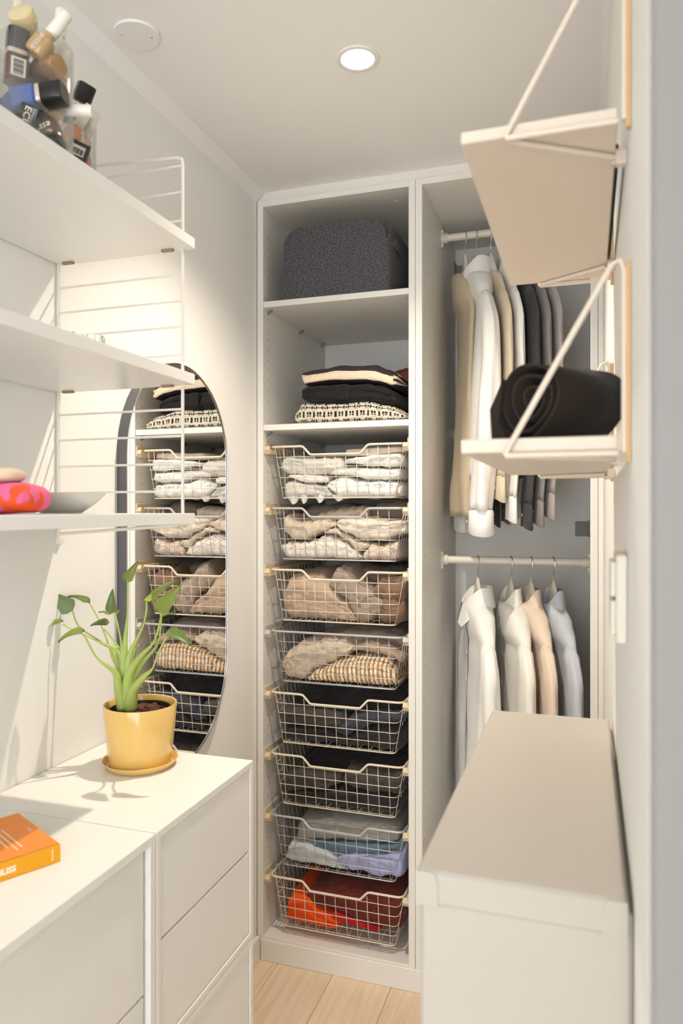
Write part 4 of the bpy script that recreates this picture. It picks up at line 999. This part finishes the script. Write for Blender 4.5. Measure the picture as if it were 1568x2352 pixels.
stem([(765,985,0),(752,760,.004),(748,620,.004),(765,430,.004),(767,300,.002),(768,215,0)], .0115, .0018)
stem([(768,985,-.004),(765,780,-.004),(785,650,-.004),(855,500,-.006),(878,400,-.006),(878,345,-.006)], .011, .0018)
stem([(772,985,-.006),(770,800,-.014),(830,690,-.03),(920,590,-.05),(962,460,-.066),(963,398,-.072)], .0115, .0019)
stem([(775,985,-.002),(790,830,0),(850,720,0),(940,610,.002),(962,520,.002),(968,435,.002)], .0105, .0016)
stem([(778,985,-.010),(800,880,-.024),(860,800,-.042),(915,745,-.056),(950,650,-.072),(1005,548,-.084)], .0115, .0018)
stem([(765,985,.006),(800,780,.012),(805,680,.014),(830,600,.014)], .009, .002)
stem([(738,985,-.008),(712,900,-.012),(690,850,-.014)], .010, .002)
F0 = -FWD*.8+UP*.6
leaf(c3(303, 291, .004), c3(438, 396, .006), .034, M_leafd, facing=-FWD+UP*.2-RIGHT*.1, cup=.1)
leaf(c3(405, 310, .014), c3(540, 352, .012), .019, M_leafd, facing=-FWD*.4+UP, cup=.3)
leaf(c3(220, 532, -.02), c3(380, 462, -.012), .017, M_leaf, facing=-FWD*.4+UP, cup=.3, curl=.3)
leaf(c3(346, 582, -.078), c3(508, 520, -.058), .022, M_leaf, facing=-FWD*.5+UP, cup=.3, curl=.3)
leaf(c3(676, 268, -.004), c3(668, 415, 0), .021, M_leafd, facing=-FWD, cup=.25)
leaf(c3(590, 405, .0), c3(664, 420, 0), .013, M_leaf, facing=UP-FWD*.3)
leaf(c3(720, 395, .006), c3(690, 412, .003), .008, M_leaf, facing=-FWD)
leaf(c3(542, 488, -.008), c3(655, 470, .004), .017, M_leafd, facing=UP*.7-FWD*.7, cup=.35)
leaf(c3(830, 97, -.004), c3(752, 222, 0), .020, M_leaf, facing=-FWD+RIGHT*.3, cup=.3)
leaf(c3(1066, 210, -.01), c3(895, 342, -.006), .020, M_leaf, facing=-FWD*.6-RIGHT*.5+UP*.2, cup=.35)
leaf(c3(862, 336, -.012), c3(918, 318, -.006), .014, M_leafy, facing=-FWD)
leaf(c3(1090, 242, -.094), c3(945, 400, -.072), .030, M_leaf, facing=-FWD+RIGHT*.2, cup=.25)
leaf(c3(1050, 414, .0), c3(965, 440, .002), .012, M_leaf, facing=UP-FWD*.3, cup=.4)
leaf(c3(1150, 606, -.104), c3(1003, 522, -.084), .025, M_leafd, facing=-FWD*.6+UP*.7+RIGHT*.2, cup=.25)

# ------------------------------------------------------------------ orange book
c1 = Pz(138, 1978, CZ); e1 = Vector((-.126, .084, 0)); e1.normalize(); e2 = Vector((-e1.y, e1.x, 0))
e2 = Vector((-.45, -.89, 0)).normalized(); e1 = Vector((e2.y, -e2.x, 0))      # e2 along the spine, e1 across the cover
if e1.y < 0: e1 = -e1
bk = thing('book', 'thick orange paperback lying on the wide cabinet', 'book', M=frame((c1.x, c1.y, CZ+.0002), -e2, e1))
BT, BW, BLn = .0245, .150, .215                       # local: x<0 along the spine, y across the cover
part(bk, 'pages', MB().box(-BLn+.001, -.001, .002, BW-.001, .0012, BT-.0012), M_paper)
part(bk, 'front_cover', MB().box(-BLn, 0, 0, BW, BT-.0012, BT, bev=.0003), M_book)
part(bk, 'back_cover', MB().box(-BLn, 0, 0, BW, 0, .0012, bev=.0003), M_book)
sp = part(bk, 'spine', MB().box(-BLn, 0, -.0012, .002, 0, BT, bev=.0003), M_spine, label='amber yellow spine')
part(sp, 'title', text_mb('BLISS', .0112, Matrix.Translation((-.074, -.0014, .0115)) @ frame((0, 0, 0), (1, 0, 0), (0, 0, 1)), bold=.0005), M_print, label='white title reading BLISS')
part(sp, 'imprint', text_mb('BLISS', .0042, Matrix.Translation((-.0115, -.0014, .0125)) @ frame((0, 0, 0), (0, 0, 1), (-1, 0, 0))), M_print, kind=None, label='small faint print') if False else None
tx = MB()                                             # unreadable small print: rows of fine strokes
def row(x, y0, y1, wd):
    y = y0
    while y < y1:
        l = random.uniform(.002, .006); tx.box(x-wd/2, x+wd/2, y, min(y+l, y1), BT+.00005, BT+.0002); y += l+wd*.5
for i, (x, y0, y1) in enumerate(((-.042, .028, .105), (-.050, .022, .105), (-.058, .040, .095))): row(x, y0, y1, .0016)
row(-.012, .070, .084, .0014)
for i, (x, y0, y1) in enumerate(((-.074, .045, .10), (-.086, .03, .10), (-.098, .022, .10))): row(x, y0, y1, .0058)
part(bk, 'cover_print', tx, M_print, label='small white print', kind='stuff')
tx = MB()
for i in range(8): tx.box(-.0124, -.0104, -.0013, -.0011, .0045+i*.0021, .0055+i*.0021)
part(bk, 'imprint', tx, M_print, label='small faint print', kind='stuff')

# ------------------------------------------------------------------ slim lidded cabinet on the right wall
TX0, TX1, TY0, TY1, TZ = -.162, .0345, .72, 1.335, 1.0427
tr = thing('shoe_cabinet', 'slim off-white wall cabinet with a lipped lid', 'cabinet', ((TX0+TX1)/2, (TY0+TY1)/2, .655))
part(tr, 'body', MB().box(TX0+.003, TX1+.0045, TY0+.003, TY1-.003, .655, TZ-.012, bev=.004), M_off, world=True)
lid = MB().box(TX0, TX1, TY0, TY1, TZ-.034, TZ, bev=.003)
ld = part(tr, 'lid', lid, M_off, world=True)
for xs, sg in ((TX0, 1), (TX1, -1)):                  # rounded corner seams on the lid's end
    cn = [(0, 0), (.018, 0), (.022, -.010), (.022, -.0335), (0, -.0335)]
    mb = MB().prism([(p[0], p[1]) for p in cn], .0012)
    mb.v = [Vector((xs+sg*p.x, TY0-.0012+p.z, TZ-.001+p.y)) for p in mb.v]
    part(ld, 'corner_cap', mb, M_off, world=True)

# ------------------------------------------------------------------ bracket shelves on the right wall
RX0, RX1, RY0, RY1 = -.1265, .028, .774, 1.292
def bracket_shelf(label, zu, th, rise):
    s = thing('bracket_shelf', label, 'shelf', ((RX0+RX1)/2, (RY0+RY1)/2, zu))
    part(s, 'board', MB().box(RX0, RX1, RY0, RY1, zu, zu+th, bev=.0012), M_sh, world=True)
    r = .0032; z = zu-r-.0002
    for yb, far in ((.776, False), (1.215, True)):
        xt = -.080; y0 = yb-.006; xw = XR-.008
        if far: xt = -.078
        mb = MB()
        # hairpin under the board, rising in a slanted rod to the wall in front of the board end
        ya = RY0-r-.001 if not far else RY1+r+.001
        yb2 = ya+.082 if not far else ya-.075
        hair = [(xw, yb2, z), (xt+.004, (ya*0.9+yb2*.1), z), (xt, ya, z), (xw-.004, ya, z)]
        mb.tube(hair, r, 10)
        mb.tube([(xt, ya, z), (xt+.001, ya, z+.004), (XR-.018, ya, zu+rise-.004), (XR-.010, ya, zu+rise), (XR-.006, ya, zu+rise-.010), (XR-.006, ya, z)], r, 10)
        br = part(s, 'wire_bracket', mb, M_sh, smooth=True, world=True)
        part(br, 'wall_strip', MB().box(XR-.005, XR-.0002, ya-.005, ya+.005, zu-.012, zu+rise-.002, bev=.001), M_tan, world=True)
        part(br, 'wall_strip', MB().box(XR-.012, XR-.0002, yb2-.006, yb2+.006, z-.008, z+.008, bev=.001), M_sh, world=True)
        part(br, 'screw', MB().lathe([(0, .003), (.004, .003), (.005, 0)], 12, Matrix.Translation((XR-.0125, yb2, z-.004)) @ Matrix.Rotation(-pi/2, 4, 'Y')), M_steel, world=True)
bracket_shelf('upper warm white shelf on wire brackets at the right wall', 1.783, .0125, .185)
bracket_shelf('lower warm white shelf on wire brackets carrying the black roll', 1.4585, .0145, .185)
# rolled black felt on the lower board
zr = 1.4585+.0148
rl = thing('felt_roll', 'loosely rolled black felt on the lower bracket shelf', 'roll', (-.03, .9, zr))
ax = Vector((sin(d2(46)), cos(d2(46)), 0)); sd = Vector((ax.y, -ax.x, 0))       # roll axis, and sideways
Lr = .098; RC = Vector((-.066, .845, 0))
mb = MB(); n_ = 150; turns = 3.125; th_ = .0034
pin = []; pout = []
for i in range(n_+1):
    t = i/n_; a = -pi*.5+2*pi*turns*(1-t)*-1; rr = .0445*(1-t)**.8+.007
    wob = 1+.06*sin(3*a+1)
    ra, rb = rr*1.10*wob, rr*.93*wob
    pin.append((ra*cos(a), rb*sin(a))); q = (rr-th_)/rr
    pout.append((ra*q*cos(a), rb*q*sin(a)))
zmin = min(p[1] for p in pin)
def rp(p, s): return RC+ax*s+sd*p[0]+UP*(p[1]-zmin+zr+.0006)
vs_ = []
for s in (0, Lr):
    for P in (pin, pout): vs_ += [rp(p, s+(.010 if s == 0 else 0)*(i/n_)) for i, p in enumerate(P)]
m_ = n_+1; fs_ = []
for i in range(n_):
    fs_ += [(i, i+1, m_+i+1, m_+i), (2*m_+i, 3*m_+i, 3*m_+i+1, 2*m_+i+1), (i, 2*m_+i, 2*m_+i+1, i+1), (m_+i, m_+i+1, 3*m_+i+1, 3*m_+i)]
mb.add(vs_, fs_); part(rl, 'rolled_sheet', mb, M_roll, smooth='all', world=True)
fv = [(-.0375, .028), (-.062, -.004), (-.058, -.0445), (-.030, -.0445), (-.045, -.020)]
mb = MB(); k = len(fv); vs_ = [rp((p[0], p[1]-.0), s) for s in (-.002, .05) for p in fv]
vs_ = [Vector((p.x, p.y, max(p.z, zr+.0004))) for p in vs_]
mb.add(vs_, [tuple(range(k))[::-1], tuple(range(k, 2*k))]+[(i, (i+1) % k, k+(i+1) % k, k+i) for i in range(k)])
part(rl, 'loose_flap', mb, M_roll, world=True)
# dark case lying against the wall on the upper board
cs_ = thing('black_case', 'flat black case lying against the wall on the upper bracket shelf', 'case', (.01, 1.05, 1.7958))
part(cs_, 'body', MB().box(-.03, .0335, .90, 1.26, 1.7958, 1.822, bev=.004), M_black, world=True)
part(cs_, 'zip', MB().box(-.0302, -.0296, .905, 1.255, 1.808, 1.811), M_steel, world=True)

# ------------------------------------------------------------------ light switch on the right wall
sw = thing('light_switch', 'white double light switch plate on the right wall', 'switch', (XR, .87, 1.24))
part(sw, 'plate', MB().box(XR-.012, XR-.0003, .83, .912, 1.258, 1.352, bev=.002), M_plastic, world=True)
for z in (1.266, 1.307):
    part(sw, 'rocker', MB().box(XR-.017, XR-.012, .838, .904, z, z+.037, bev=.001), M_plastic, world=True)
